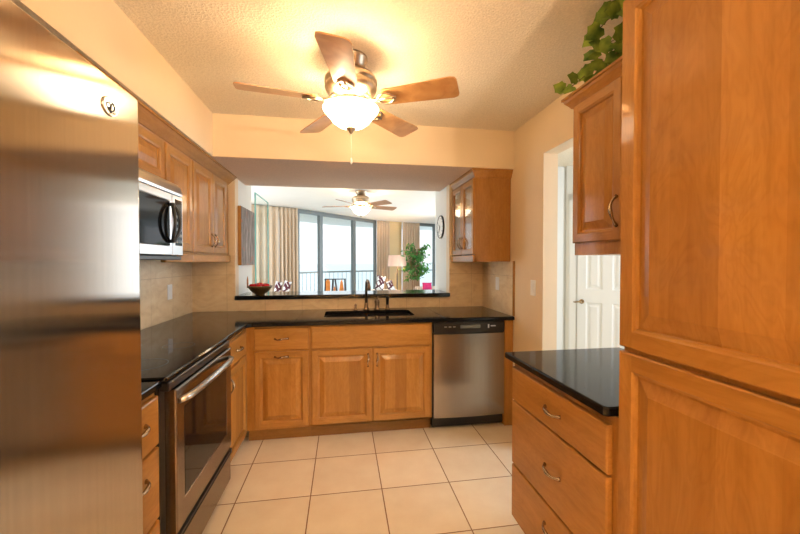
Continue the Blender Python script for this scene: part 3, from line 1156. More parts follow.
# ------------------------------------------------------------------ upper cabinets, left
def crown(b, path, z0, z1, out):
    """crown moulding swept along path of (x, y, nx, ny); profile leans out by out"""
    prof = [(0.0, 0.0), (0.004, 0.0), (0.007, 0.12), (0.014, 0.16), (0.20 * out + 0.012, 0.35), (0.55 * out + 0.01, 0.62), (0.86 * out, 0.80), (out, 0.84), (out, 1.0), (0.0, 1.0)]
    rings = []
    for x, y, nx, ny in path:
        rings.append([(x + nx * a, y + ny * a, z0 + (z1 - z0) * h) for a, h in prof])
    b.loft(rings, True, True, smooth=False)

AU = LEFT(-1.02)
def upper(name, label, y0, y1, z0, doors, handles, rail=True, fill=None):
    r = thing(name, label, 'cabinet', (-1.18, (y0 + y1) / 2, z0))
    b = B(); b.box(-1.33, -1.02, y0, y1, z0, 2.075)
    part('body', b, 'wood_z', r)
    for (u0, u1), hu in zip(doors, handles):
        b = B(); raised_door(b, AU, u0, u1, z0 + 0.012, 2.052, s=0.058)
        d = part('door', b, WOODSET_Y, r)
        if hu:
            b = B(); pull(b, AU, hu, z0 + 0.11, 0.02, True); part('handle', b, 'nickel', d)
    if rail:
        b = B(); b.box(-1.035, -1.004, y0, y1, z0 - 0.058, z0, 0.004)
        part('light_rail', b, 'wood_y', r)
    return r
upper('over_range_cabinet', 'short two-door honey maple wall cabinet above the microwave', 1.49, 2.25, 1.812, [(1.497, 1.866), (1.874, 2.243)], [None, None], rail=False)
upper('wall_cabinet', 'single-door honey maple wall cabinet just right of the microwave', 2.254, 2.632, 1.42, [(2.262, 2.624)], [None])
upper('double_wall_cabinet', 'double-door honey maple wall cabinet in the corner left of the pass-through', 2.636, 3.455, 1.42, [(2.642, 3.006), (3.014, 3.345)], [2.975, 3.045])
b = B(); crown(b, [(-1.0195, 1.475, 1, 0), (-1.0195, 3.455, 1, 0)], 2.055, 2.128, 0.075)
single('crown_molding', b, 'wood_y', 'honey maple crown molding along the top of the left wall cabinets', 'molding', (-1.0, 2.46, 2.055))

# microwave
mw = thing('microwave', 'stainless over-range microwave with black oval handle', 'microwave', (-1.13, 1.88, 1.38))
MY0, MY1 = 1.508, 2.243
b = B(); b.box(-1.33, -0.945, MY0, MY1, 1.385, 1.806, 0.003)
part('body', b, 'black', mw)
AM = LEFT(-0.945)
b = B()
prof = [(0.0, 1.735), (0.034, 1.735), (0.036, 1.748), (0.026, 1.785), (0.012, 1.803), (0.0, 1.806)]
b.loft([[AM.p(y, z, w) for w, z in prof] for y in (MY0, MY1)], True, True, smooth=False)
part('vent_grille', b, 'steel_plain', mw)
b = B(); frame_slab(b, AM, MY0, MY1 - 0.13, 1.40, 1.732, MY0 + 0.05, MY1 - 0.15, 1.452, 1.69, 0.036, 0.005, 0.004)
md = part('door', b, 'steel_plain', mw)
b = B(); b.loft([rect(AM, MY0 + 0.052, MY1 - 0.152, 1.454, 1.688, 0, w) for w in (0.030, 0.0345)], True, True, smooth=False)
part('door_window', b, 'black_gloss', md, 'black glass window')
b = B()
pts = []
for k in range(33):
    a = 2 * PI * k / 32
    pts.append(AM.p(MY1 - 0.150 + 0.030 * math.cos(a), 1.574 + 0.098 * math.sin(a), 0.050 + 0.022 * math.cos(a * 1.0) ** 2))
b.tube(pts, 0.0085, 10, cap=False)
b.tube([AM.p(MY1 - 0.150, 1.672, 0.034), AM.p(MY1 - 0.150, 1.672, 0.055)], 0.010, 10)
b.tube([AM.p(MY1 - 0.150, 1.476, 0.034), AM.p(MY1 - 0.150, 1.476, 0.055)], 0.010, 10)
part('handle', b, 'black', md, 'black oval loop handle')
b = B(); b.loft([rect(AM, MY1 - 0.128, MY1, 1.40, 1.732, i, w) for i, w in ((0, 0.001), (0, 0.032), (0.004, 0.036))], True, True, smooth=False)
cp = part('control_panel', b, 'steel_plain', mw)
b = B(); b.loft([rect(AM, MY1 - 0.095, MY1 - 0.012, 1.455, 1.71, i, w) for i, w in ((0, 0.035), (0, 0.0372))], True, True, smooth=False)
kp = part('keypad', b, 'black_gloss', cp, 'black keypad')
b = B()
for i in range(3):
    for j in range(5):
        y = MY1 - 0.085 + i * 0.024; z = 1.47 + j * 0.034
        b = B(); b.loft([rect(AM, y, y + 0.016, z, z + 0.016, 0, w) for w in (0.037, 0.0380)], True, True, smooth=False)
        part('button', b, 'dark_metal', kp)
b = B(); b.box(-1.32, -0.915, MY0 + 0.005, MY1 - 0.005, 1.376, 1.398, 0.003)
part('base', b, 'black', mw)

# ------------------------------------------------------------------ glass-door cabinet on the right
gc = thing('glass_cabinet', 'honey maple glass-door wall cabinet at the right of the pass-through', 'cabinet', (1.23, 3.16, 1.37))
GX = 1.085
b = B()
b.box(GX, 1.395, 2.856, 2.874, 1.365, 2.10)          # side facing the kitchen
b.box(GX, 1.395, 3.437, 3.455, 1.365, 2.10)
b.box(GX, 1.395, 2.874, 3.437, 1.40, 1.42); b.box(GX, 1.395, 2.874, 3.437, 2.08, 2.10)
b.box(1.383, 1.395, 2.874, 3.437, 1.42, 2.08)
part('body', b, 'wood_z', gc)
b = B()
for z in (1.63, 1.85):
    b.box(1.10, 1.383, 2.875, 3.436, z, z + 0.006)
part('shelf', b, 'window_glass', gc, 'clear glass shelves')
AG = RIGHT(GX)
for (u0, u1, hu) in ((2.860, 3.152, 3.125), (3.158, 3.450, 3.185)):
    b = B(); raised_door(b, AG, u0, u1, 1.425, 2.058, s=0.052, panel=False)
    d = part('door', b, WOODSET_Y, gc)
    b = B(); b.loft([rect(AG, u0 + 0.047, u1 - 0.047, 1.472, 2.011, 0, w) for w in (0.005, 0.009)], True, True, smooth=False)
    part('door_pane', b, 'window_glass', d, 'clear glass pane')
    b = B(); pull(b, AG, hu, 1.53, 0.02, True); part('handle', b, 'nickel', d)
b = B(); b.box(1.066, 1.10, 2.856, 3.455, 1.362, 1.42, 0.004); 
part('light_rail', b, 'wood_y', gc)
b = B(); crown(b, [(GX, 3.455, -1, 0), (GX, 2.856, -1, -1), (1.395, 2.856, 0, -1)], 2.055, 2.128, 0.042)
part('crown', b, 'wood_y', gc)
gi = 0
spots = {1.42: [(1.17, 2.95), (1.17, 3.06), (1.17, 3.24), (1.17, 3.35)], 1.636: [(1.17, 2.97), (1.17, 3.08), (1.17, 3.24), (1.17, 3.34)], 1.856: [(1.18, 2.97), (1.18, 3.33)]}
shelf_nm = {1.42: 'bottom', 1.636: 'middle', 1.856: 'top'}
for z, ps in spots.items():
    for x, y in ps:
        b = B()
        if z == 1.636:
            b.lathe([(0.032, 0.002), (0.004, 0.006), (0.004, 0.08), (0.03, 0.10), (0.036, 0.13), (0.032, 0.17), (0.030, 0.17), (0.034, 0.13), (0.028, 0.104)], (x, y, z), 18)
            single('wine_glass', b, 'window_glass', 'clear stemmed glass on the middle shelf of the glass-door cabinet', 'glass', (x, y, z), 'stemmed glasses in the cabinet')
        elif z == 1.42:
            b.lathe([(0.032, 0.001), (0.036, 0.12), (0.034, 0.12), (0.030, 0.006)], (x, y, z), 18)
            single('tumbler', b, 'white', 'white tumbler on the bottom shelf of the glass-door cabinet', 'cup', (x, y, z), 'tumblers in the cabinet')
        else:
            b.lathe([(0.03, 0.001), (0.055, 0.03), (0.07, 0.06), (0.06, 0.10), (0.03, 0.13), (0.034, 0.15)], (x, y, z), 20)
            single('pottery_jar', b, 'bronze_bowl', 'brown pottery jar on the top shelf of the glass-door cabinet', 'jar', (x, y, z), 'jars in the cabinet')

# ------------------------------------------------------------------ right side: drawer base, counter, wall cabinet, pantry
AR = RIGHT(0.842)
c5 = thing('drawer_cabinet', 'honey maple three-drawer base cabinet at the right beside the pantry', 'cabinet', (1.12, 1.32, 0))
b = B(); b.box(0.842, 1.40, 0.982, 1.668, 0.10, 0.884); b.box(0.90, 1.40, 0.982, 1.668, 0.0, 0.10)
part('body', b, 'wood_z', c5)
for v0, v1 in ((0.694, 0.852), (0.381, 0.685), (0.115, 0.371)):
    b = B(); slab_front(b, AR, 1.01, 1.655, v0, v1, 0.022, 0.005)
    d = part('drawer', b, 'wood_y', c5)
    b = B(); pull(b, AR, 1.305, v0 + (v1 - v0) * (0.5 if v1 > 0.6 else 0.68), 0.022, L=0.105); part('handle', b, 'nickel', d)
b = B(); slab_edge(b, [(0.814, 0.996), (1.445, 0.984), (1.445, 1.697), (0.803, 1.697), (0.803, 1.008)], 0.884, 0.914)
single('side_countertop', b, 'granite', 'black granite countertop on the right-hand drawer cabinet', 'countertop', (1.12, 1.34, 0.884))

AW = RIGHT(1.07)
wc = thing('hanging_cabinet', 'honey maple wall cabinet hanging above the right-hand countertop', 'cabinet', (1.22, 1.25, 1.4))
b = B(); b.box(1.07, 1.40, 0.985, 1.535, 1.397, 2.09)
part('body', b, 'wood_z', wc)
for (u0, u1, hu) in ((1.234, 1.527, 1.252), (0.990, 1.228, 1.03)):
    b = B(); raised_door(b, AW, u0, u1, 1.452, 2.078, s=0.05)
    d = part('door', b, WOODSET_Y, wc)
    b = B(); pull(b, AW, hu, 1.565, 0.02, True, L=0.115); part('handle', b, 'nickel', d)
b = B(); crown(b, [(1.07, 0.985, -1, 0), (1.07, 1.535, -1, 1), (1.40, 1.535, 0, 1)], 2.070, 2.132, 0.046)
part('crown', b, 'wood_y', wc)

pc = thing('pantry_cabinet', 'tall honey maple pantry cabinet with two stacked doors at the near right', 'cabinet', (1.14, 0.56, 0))
b = B(); b.box(0.852, 1.455, 0.14, 0.979, 0.08, 2.436); b.box(0.91, 1.455, 0.14, 0.979, 0.0, 0.08)
part('body', b, 'wood_z', pc)
AP = RIGHT(0.852)
for v0, v1 in ((0.105, 1.098), (1.113, 2.148)):
    b = B(); raised_door(b, AP, 0.150, 0.977, v0, v1, s=0.062, t=0.022, bev=0.036)
    d = part('door', b, WOODSET_Y, pc)
    b = B(); pull(b, AP, 0.19, 1.0 if v1 < 1.2 else 1.22, 0.022, True); part('handle', b, 'nickel', d)

# ivy on the hanging cabinet
iv = thing('ivy_plant', 'trailing green ivy lying on top of the right hanging cabinet', 'plant', (1.12, 1.25, 2.13))
def leaf(b, c, d, n, L):
    """five-lobed ivy leaf, folded on its midrib"""
    d = d.normalized(); s = d.cross(n).normalized(); n = s.cross(d).normalized()
    out = [(0, 0), (0.22, -0.14), (0.52, 0.0), (0.50, 0.26), (0.58, 0.46), (0.34, 0.62), (0.0, 1.0)]
    bm = b.bm
    ctr = bm.verts.new(c + d * 0.32 * L + n * 0.02 * L)
    for sg in (1, -1):
        vs = [bm.verts.new(c + d * (v * L) + s * (sg * u * L) + n * (-0.22 * u * L - 0.10 * v * v * L)) for u, v in out]
        for a, e in zip(vs[:-1], vs[1:]):
            f = bm.faces.new((ctr, a, e) if sg > 0 else (ctr, e, a))
            f.smooth = True
vines = [[(1.14, 1.02, 2.14), (1.10, 1.20, 2.20), (1.06, 1.36, 2.19), (1.03, 1.47, 2.165), (1.01, 1.53, 2.15)],
         [(1.15, 1.05, 2.14), (1.10, 1.14, 2.27), (1.08, 1.24, 2.36), (1.06, 1.31, 2.385)],
         [(1.13, 1.02, 2.15), (1.08, 1.12, 2.26), (1.05, 1.25, 2.33), (1.03, 1.34, 2.31)],
         [(1.18, 1.0, 2.14), (1.12, 1.10, 2.18), (1.07, 1.22, 2.23), (1.04, 1.36, 2.245)],
         [(1.20, 1.05, 2.14), (1.16, 1.2, 2.19), (1.12, 1.34, 2.2), (1.10, 1.44, 2.16)],
         [(1.12, 0.98, 2.15), (1.06, 1.06, 2.25), (1.04, 1.10, 2.36), (1.03, 1.13, 2.39)]]
def bez(pts, n):
    res = []
    for i in range(n + 1):
        t = i / n * (len(pts) - 1)
        k = min(int(t), len(pts) - 2); f = t - k
        p0 = Vector(pts[max(0, k - 1)]); p1 = Vector(pts[k]); p2 = Vector(pts[k + 1]); p3 = Vector(pts[min(len(pts) - 1, k + 2)])
        res.append(0.5 * ((2 * p1) + (p2 - p0) * f + (2 * p0 - 5 * p1 + 4 * p2 - p3) * f * f + (3 * p1 - p0 - 3 * p2 + p3) * f ** 3))
    return res
bs, bl = B(), B()
rnd = random.Random(11)
for vi, v in enumerate(vines):
    pts = bez(v, 24)
    bs.tube(pts, 0.0018, 6)
    for i in range(3, 25, 3 if vi in (1, 2) else 2):
        p = pts[i]
        dr_ = Vector((-0.75 + rnd.uniform(-0.5, 0.4), rnd.uniform(-0.2, 0.9), rnd.uniform(-0.7, 0.5))).normalized()
        e = p + dr_ * 0.015
        e.z = max(e.z, 2.155)
        bs.tube([p, e], 0.0011, 5)
        nn = Vector((-0.75, -0.65 + rnd.uniform(-0.4, 0.4), -0.1 + rnd.uniform(-0.4, 0.5)))
        leaf(bl, e, dr_, nn, rnd.uniform(0.044, 0.066))
for v in bs.bm.verts[:] + bl.bm.verts[:]:
    v.co.z = max(v.co.z, 2.137)
part('vine', bs, 'stem', iv)
part('foliage', bl, 'leaf', iv)

# ------------------------------------------------------------------ switches and outlets
def wallplate(name, label, cat, ax, u, v, toggles):
    r = thing(name, label, cat, tuple(ax.p(u, v, 0)))
    b = B(); b.loft([rect(ax, u - 0.036, u + 0.036, v - 0.058, v + 0.058, i, w) for i, w in ((0, 0.0005), (0, 0.003), (0.004, 0.006))], True, True, smooth=False)
    part('cover_plate', b, 'white', r)
    b = B()
    if toggles:
        b.loft([rect(ax, u - 0.016, u + 0.016, v - 0.034, v + 0.034, i, w) for i, w in ((0, 0.005), (0.002, 0.009))], True, True, smooth=False)
        part('rocker', b, 'white', r)
    else:
        for dv in (-0.020, 0.020):
            b.loft([rect(ax, u - 0.016, u + 0.016, v + dv - 0.014, v + dv + 0.014, i, w) for i, w in ((0, 0.005), (0.003, 0.008))], True, True, smooth=False)
        part('socket', b, 'white', r)
wallplate('light_switch', 'white light switch on the cream wall left of the hall opening', 'switch', RIGHT(1.40), 2.49, 1.17, True)
wallplate('wall_outlet', 'white outlet plate on the right backsplash under the glass-door cabinet', 'outlet', RIGHT(1.392), 3.10, 1.165, False)
wallplate('wall_outlet', 'white outlet plate on the left backsplash below the wall cabinets', 'outlet', LEFT(-1.327), 3.03, 1.13, False)

# ------------------------------------------------------------------ ceiling fans
def ceiling_fan(name, label, c, zc, rot, R, blade, glowm, chain=True, bulb=7.5, drop=0.0):
    cx, cy = c
    root = thing(name, label, 'ceiling fan', (cx, cy, zc), 'ceiling fans')
    b = B(); b.lathe([(0.02, -0.066), (0.05, -0.062), (0.074, -0.05), (0.078, -0.02), (0.088, -0.012), (0.088, 0.0)], (cx, cy, zc), 32)
    part('canopy', b, 'pewter', root)
    b = B(); b.lathe([(0.016, -0.09 - drop), (0.016, -0.04)], (cx, cy, zc), 16)
    part('downrod', b, 'pewter', root)
    zm = zc - 0.06 - drop
    b = B(); b.lathe([(0.03, 0.0), (0.06, -0.006), (0.09, -0.02), (0.125, -0.04), (0.137, -0.055), (0.139, -0.075), (0.131, -0.082), (0.133, -0.088), (0.137, -0.10), (0.128, -0.12), (0.10, -0.136), (0.06, -0.146), (0.06, -0.17), (0.075, -0.178), (0.075, -0.19)], (cx, cy, zm), 40)
    part('motor_housing', b, 'pewter', root)
    zb = zm - 0.172
    for k in range(5):
        a = math.radians(rot + 72 * k)
        d = Vector((math.cos(a), math.sin(a), 0)); t = Vector((-math.sin(a), math.cos(a), 0))
        pit = math.radians(-13)
        sd = t * math.cos(pit) + Vector((0, 0, 1)) * math.sin(pit)
        nz = d.cross(sd).normalized()
        O = Vector((cx, cy, zb))
        # blade outline with rounded tip
        outl = [(0.175, -0.045), (0.20, -0.058), (0.35, -0.064), (R - 0.03, -0.073), (R - 0.008, -0.066), (R, -0.048), (R, 0.048), (R - 0.008, 0.066), (R - 0.03, 0.073), (0.35, 0.064), (0.20, 0.058), (0.175, 0.045)]
        b = B()
        b.loft([[O + d * u + sd * v + nz * w for u, v in outl] for w in (0.0, 0.006)], True, True, smooth=False)
        bl_ = part('blade', b, blade, root)
        b = B()
        b.tube([O + d * 0.085 + Vector((0, 0, 0.030)), O + d * 0.125 + Vector((0, 0, -0.004)), O + d * 0.16 - nz * 0.004], [0.010, 0.009, 0.008], 8)
        for sg in (-1, 1):
            pts = []
            for i in range(15):
                q = i / 14
                pts.append(O + d * (0.15 + 0.095 * q) + sd * (sg * 0.040 * math.sin(PI * q) ** 0.8) - nz * 0.005)
            b.tube(pts, 0.006, 8)
        b.tube([O + d * 0.15 - nz * 0.004, O + d * 0.25 - nz * 0.004], [0.006, 0.009], 8)
        part('blade_bracket', b, 'pewter', bl_)
    zl = zm - 0.208
    for q in range(3):
        ld = bpy.data.lights.new('fan_bulb', 'POINT')
        ld.energy = bulb
        ld.color = (1.0, 0.74, 0.44)
        ld.shadow_soft_size = 0.025
        lo = bpy.data.objects.new('fan_bulb', ld)
        COL.objects.link(lo)
        lo.parent = root
        qa = math.radians(rot + 36 + 120 * q)
        lo.location = Vector((cx + 0.085 * math.cos(qa), cy + 0.085 * math.sin(qa), zl - 0.004)) - Vector((cx, cy, zc))
    b = B(); b.lathe([(0.02, 0.02), (0.055, 0.014), (0.06, 0.004), (0.055, 0.0)], (cx, cy, zl), 32)
    part('light_fitter', b, 'pewter', root)
    b = B()
    prof = [(0.148, 0.0), (0.143, -0.010), (0.129, -0.026), (0.113, -0.044), (0.097, -0.066), (0.07, -0.086), (0.04, -0.098), (0.012, -0.103)]
    b.lathe(prof + [(r_ - 0.004 if r_ > 0.02 else 0.008, h + 0.004) for r_, h in prof[::-1]], (cx, cy, zl), 40, cap0=False, cap1=False)
    part('glass_bowl', b, glowm, root)
    b = B(); b.lathe([(0.004, -0.128), (0.010, -0.122), (0.012, -0.114), (0.024, -0.106), (0.027, -0.099), (0.01, -0.094)], (cx, cy, zl), 20)
    part('finial', b, 'pewter', root)
    if chain:
        b = B(); b.tube([(cx, cy, zl - 0.126), (cx + 0.001, cy, zl - 0.255)], 0.0012, 6)
        ch = part('pull_chain', b, 'white', root)
        b = B(); b.lathe([(0.002, 0.0), (0.006, -0.008), (0.007, -0.022), (0.003, -0.034)], (cx + 0.001, cy, zl - 0.255), 12)
        part('chain_pull', b, 'white', ch)
    return root
ceiling_fan('ceiling_fan', 'large five-blade ceiling fan with lit glass bowl on the kitchen ceiling', (0.044, 1.935), 2.44, 45.5, 0.565, 'blade', 'bowl_glow')
ceiling_fan('ceiling_fan', 'small distant ceiling fan with lit bowl in the living room', (0.275, 5.55), 2.44, 21, 0.60, 'blade_far', 'bowl_glow_far', chain=False, bulb=6.0)
# added unseen ceiling dome, fill light from behind the camera
fl = thing('fill_dome_light', 'added unseen dome light on the ceiling behind the viewer, fills the kitchen', 'fill light', (0.1, -1.1, 2.44))
b = B(); b.lathe([(0.15, -0.02), (0.17, -0.015), (0.17, 0.0)], (0.1, -1.1, 2.44), 32); part('base', b, 'pewter', fl)
b = B(); b.lathe([(0.01, -0.10), (0.07, -0.095), (0.12, -0.07), (0.15, -0.02)], (0.1, -1.1, 2.44), 32); part('diffuser', b, 'fill_dome_glow', fl)

# added unseen uplight behind the camera, brightens the kitchen ceiling
tc_ = thing('fill_torchiere', 'added unseen uplight floor lamp behind the viewer, brightens the ceiling', 'lamp', (0.75, -1.6, 0))
b = B(); b.lathe([(0.14, 0), (0.14, 0.02), (0.03, 0.035), (0.012, 0.06)], (0.75, -1.6, 0), 28); part('base', b, 'pewter', tc_)
b = B(); b.tube([(0.75, -1.6, 0.04), (0.75, -1.6, 1.62)], 0.012, 10); part('pole', b, 'pewter', tc_)
b = B(); b.lathe([(0.015, 1.60), (0.09, 1.635), (0.16, 1.72), (0.156, 1.725), (0.085, 1.645), (0.015, 1.612)], (0.75, -1.6, 0), 32, cap1=False); part('lamp_shade', b, 'pewter', tc_)
ld = bpy.data.lights.new('fill_torchiere_bulb', 'POINT')
ld.energy = 235
ld.color = (1.0, 0.80, 0.56)
ld.shadow_soft_size = 0.04
lo = bpy.data.objects.new('fill_torchiere_bulb', ld)
COL.objects.link(lo)
lo.parent = tc_
lo.location = (0, 0, 1.70)

# ------------------------------------------------------------------ things on and around the ledge
LZ = 1.056
bo = thing('fruit_bowl', 'brown hammered bowl of red fruit on the bar ledge', 'bowl', (-0.765, 3.52, LZ))
b = B(); b.lathe([(0.040, 0.0), (0.042, 0.008), (0.060, 0.018), (0.085, 0.040), (0.104, 0.068), (0.112, 0.084), (0.108, 0.085), (0.098, 0.068), (0.08, 0.044), (0.055, 0.024), (0.01, 0.018)], (-0.765, 3.52, LZ), 36)
part('vessel', b, 'bronze_bowl', bo)
k = 0
for (dx, dy, dz, r) in ((-0.06, -0.025, 0.078, 0.033), (0.0, -0.06, 0.076, 0.034), (0.06, -0.02, 0.078, 0.033), (0.035, 0.05, 0.078, 0.033), (-0.04, 0.05, 0.078, 0.033), (0.0, 0.0, 0.088, 0.032)):
    c = (-0.765 + dx, 3.52 + dy, LZ + dz)
    b = B(); b.sphere(c, r, 18, 0.92, 0.25)
    ap = single('apple', b, 'red', 'shiny red round fruit heaped in the brown bowl', 'fruit', c, 'red fruit in the bowl')
    b = B(); b.tube([(c[0], c[1], c[2] + r * 0.62), (c[0] + 0.003, c[1], c[2] + r * 1.05)], 0.0015, 6)
    part('stalk', b, 'bark', ap)
ca = thing('candlestick', 'thin tan candle in a clear glass holder left of the fruit bowl', 'candle', (-0.895, 3.60, LZ))
b = B(); b.lathe([(0.026, 0), (0.026, 0.004), (0.006, 0.012), (0.005, 0.045), (0.012, 0.055), (0.012, 0.065)], (-0.895, 3.60, LZ), 20)
part('holder', b, 'window_glass', ca, 'clear glass holder')
b = B(); b.tube([(-0.895, 3.60, LZ + 0.058), (-0.895, 3.60, LZ + 0.14), (-0.895, 3.60, LZ + 0.168)], [0.0085, 0.0075, 0.003], 12)
part('candle_stick', b, 'candle', ca)

pic = thing('wall_picture', 'tall grey weathered canvas picture hanging on the white wall left of the ledge', 'picture', (-0.965, 3.80, 1.33))
b = B(); b.box(-0.964, -0.935, 3.54, 4.05, 1.33, 1.885, 0.002)
part('frame', b, 'wood_z', pic, 'brown wood side edge')
b = B(); b.box(-0.9349, -0.932, 3.543, 4.047, 1.333, 1.882)
part('canvas', b, 'canvas', pic)
gp = thing('glass_partition', 'tall clear glass panel with green edges beyond the hanging picture', 'glass panel', (-0.96, 4.55, 0))
b = B(); b.box(-0.966, -0.954, 4.215, 4.885, 0.02, 2.122)
part('glass_sheet', b, 'partition_glass', gp)
b = B(); b.box(-0.9665, -0.9535, 4.20, 4.214, 0.02, 2.13); b.box(-0.9665, -0.9535, 4.886, 4.90, 0.02, 2.13); b.box(-0.9665, -0.9535, 4.214, 4.886, 2.123, 2.13)
part('glass_edge', b, 'glass_edge', gp)
b = B(); b.box(-0.98, -0.94, 4.20, 4.90, 0.0, 0.03, 0.003)
part('base_channel', b, 'steel_plain', gp)

ck = thing('wall_clock', 'round white-faced wall clock with dark rim on the white wall', 'clock', (1.045, 3.76, 1.735))
CC = (1.044, 3.76, 1.735)
b = B(); b.lathe([(0.124, 0.0), (0.124, -0.014), (0.121, -0.017), (0.114, -0.016), (0.112, -0.012)], CC, 40, 'x', cap0=True, cap1=False)
part('rim', b, 'dark_wood', ck)
b = B(); b.lathe([(0.113, -0.009), (0.113, -0.0135)], CC, 40, 'x')
cf = part('dial', b, 'white', ck)
b = B()
for k in range(12):
    a = 2 * PI * k / 12
    y, z = CC[1] + 0.098 * math.sin(a), CC[2] + 0.098 * math.cos(a)
    b.tube([(CC[0] - 0.0142, CC[1] + 0.09 * math.sin(a), CC[2] + 0.09 * math.cos(a)), (CC[0] - 0.0142, CC[1] + 0.102 * math.sin(a), CC[2] + 0.102 * math.cos(a))], 0.0028, 6)
part('hour_mark', b, 'black', cf)
for L_, a in ((0.055, 1.0), (0.085, 2.6)):
    b = B(); b.tube([(CC[0] - 0.017, CC[1], CC[2]), (CC[0] - 0.017, CC[1] + L_ * math.sin(a), CC[2] + L_ * math.cos(a))], [0.004, 0.002], 6)
    part('hand', b, 'black', ck)

# curtains
def curtain(label, p, q, folds, z0=0.03, z1=2.425, amp=0.045):
    p, q = Vector((*p, 0)), Vector((*q, 0))
    d = (q - p).normalized(); n = Vector((-d.y, d.x, 0)); L = (q - p).length
    mid = (p + q) / 2
    b = B()
    N = folds * 8
    rnd = random.Random(int(p.x * 1000))
    ph = [rnd.uniform(-0.5, 0.5) for _ in range(folds + 2)]
    rings = []
    for z, kA, pin in ((z0, 1.15, 0), (0.8, 1.0, 0), (1.6, 0.95, 0), (2.2, 0.8, 0), (2.32, 0.45, 0), (z1, 0.55, 0)):
        fr_, bk = [], []
        for i in range(N + 1):
            t = i / N
            k = t * folds
            ki = int(min(k, folds - 1e-6))
            w = amp * kA * math.sin(2 * PI * k + ph[ki] * math.sin(PI * (k - ki)) ** 2) * (1 + 0.25 * ph[ki])
            c = p + d * (L * t) + n * (w - amp - 0.05)
            fr_.append((c.x, c.y, z)); bk.append((c.x + n.x * 0.006, c.y + n.y * 0.006, z))
        rings.append(fr_ + bk[::-1])
    b.loft(rings, True, True)
    return single('curtain', b, 'curtain', label, 'curtain', (mid.x, mid.y, 0), 'living room curtains')
curtain('beige pleated curtain seen through the clear glass panel', (-2.25, 6.85), (-1.28, 7.40), 9)
curtain('beige pleated curtain at the left edge of the glass wall', (-1.27, 7.40), (-0.94, 7.58), 5)
curtain('beige curtain left of the lit floor lamp', (0.83, 9.42), (1.18, 9.62), 5)
curtain('beige curtain behind the leafy green tree', (1.57, 9.75), (2.08, 9.92), 7)

# floor lamp
lx, ly = 1.285, 8.55
lp = thing('floor_lamp', 'lit floor lamp with a drum shade before the far curtains', 'lamp', (lx, ly, 0))
b = B(); b.lathe([(0.15, 0), (0.15, 0.015), (0.03, 0.03), (0.014, 0.06)], (lx, ly, 0), 28); part('base', b, 'dark_wood', lp)
b = B(); b.tube([(lx, ly, 0.04), (lx, ly, 1.30)], 0.012, 10); part('pole', b, 'dark_wood', lp)
b = B(); b.lathe([(0.225, 1.245), (0.205, 1.51), (0.202, 1.51), (0.222, 1.245)], (lx, ly, 0), 36, cap0=False, cap1=False); part('lamp_shade', b, 'shade_glow', lp)
b = B(); b.sphere((lx, ly, 1.36), 0.035, 14); part('bulb', b, glow('lamp_bulb', (1.0, 0.60, 0.28, 1), 420.0), lp)

# potted tree
tx, ty = 1.72, 8.45
tr_ = thing('potted_tree', 'leafy green potted tree beside the floor lamp', 'plant', (tx, ty, 0))
b = B(); b.lathe([(0.14, 0), (0.19, 0.32), (0.20, 0.34), (0.18, 0.34), (0.17, 0.30)], (tx, ty, 0), 28); part('pot', b, 'bronze_bowl', tr_)
b = B()
tips = []
rnd = random.Random(5)
for k in range(4):
    x = tx - 0.05 + 0.03 * k
    b.tube(bez([(x, ty, 0.28), (x - 0.02 + 0.02 * k, ty, 0.7), (x - 0.03 + 0.03 * k, ty + 0.02, 1.1), (x - 0.1 + 0.09 * k, ty, 1.5)], 10), [0.014 - 0.0009 * i for i in range(11)], 8)
for k in range(84):
    t = rnd.uniform(0.0, 1)
    a = rnd.uniform(0, 2 * PI)
    r = (0.45 - 0.24 * abs(t - 0.55)) * rnd.uniform(0.5, 1.0)
    base = Vector((tx + rnd.uniform(-0.05, 0.06), ty, 1.0 + 0.55 * t))
    tip = Vector((tx - 0.02 + 0.08 * (t - 0.3) + r * math.cos(a), ty + r * math.sin(a) * 0.8, 0.93 + 0.85 * t))
    m_ = (base + tip) / 2 + Vector((0, 0, 0.06))
    b.tube([base, m_, tip], [0.005, 0.004, 0.002], 5)
    tips.append((base, m_, tip))
part('trunk', b, 'bark', tr_)
b = B()
for base, m_, tip in tips:
    for j in range(9):
        t = 0.35 + 0.65 * j / 8
        p = base * (1 - t) ** 2 + m_ * 2 * t * (1 - t) + tip * t * t
        d = Vector((rnd.uniform(-1, 1), rnd.uniform(-1, 1), rnd.uniform(-0.9, 0.3))).normalized()
        s = d.cross(Vector((rnd.uniform(-.5, .5), rnd.uniform(-1, 0.2), 0.7))).normalized()
        n = s.cross(d).normalized()
        L = rnd.uniform(0.075, 0.12)
        c = p
        v = [b.bm.verts.new(c + d * (L * a_) + s * (L * w_) + n * (L * h_)) for a_, w_, h_ in ((0, 0, 0), (0.35, 0.2, -0.03), (0.7, 0.15, -0.06), (1, 0, -0.14), (0.7, -0.15, -0.06), (0.35, -0.2, -0.03))]
        b.bm.faces.new(v)
part('foliage', b, 'leaf2', tr_)

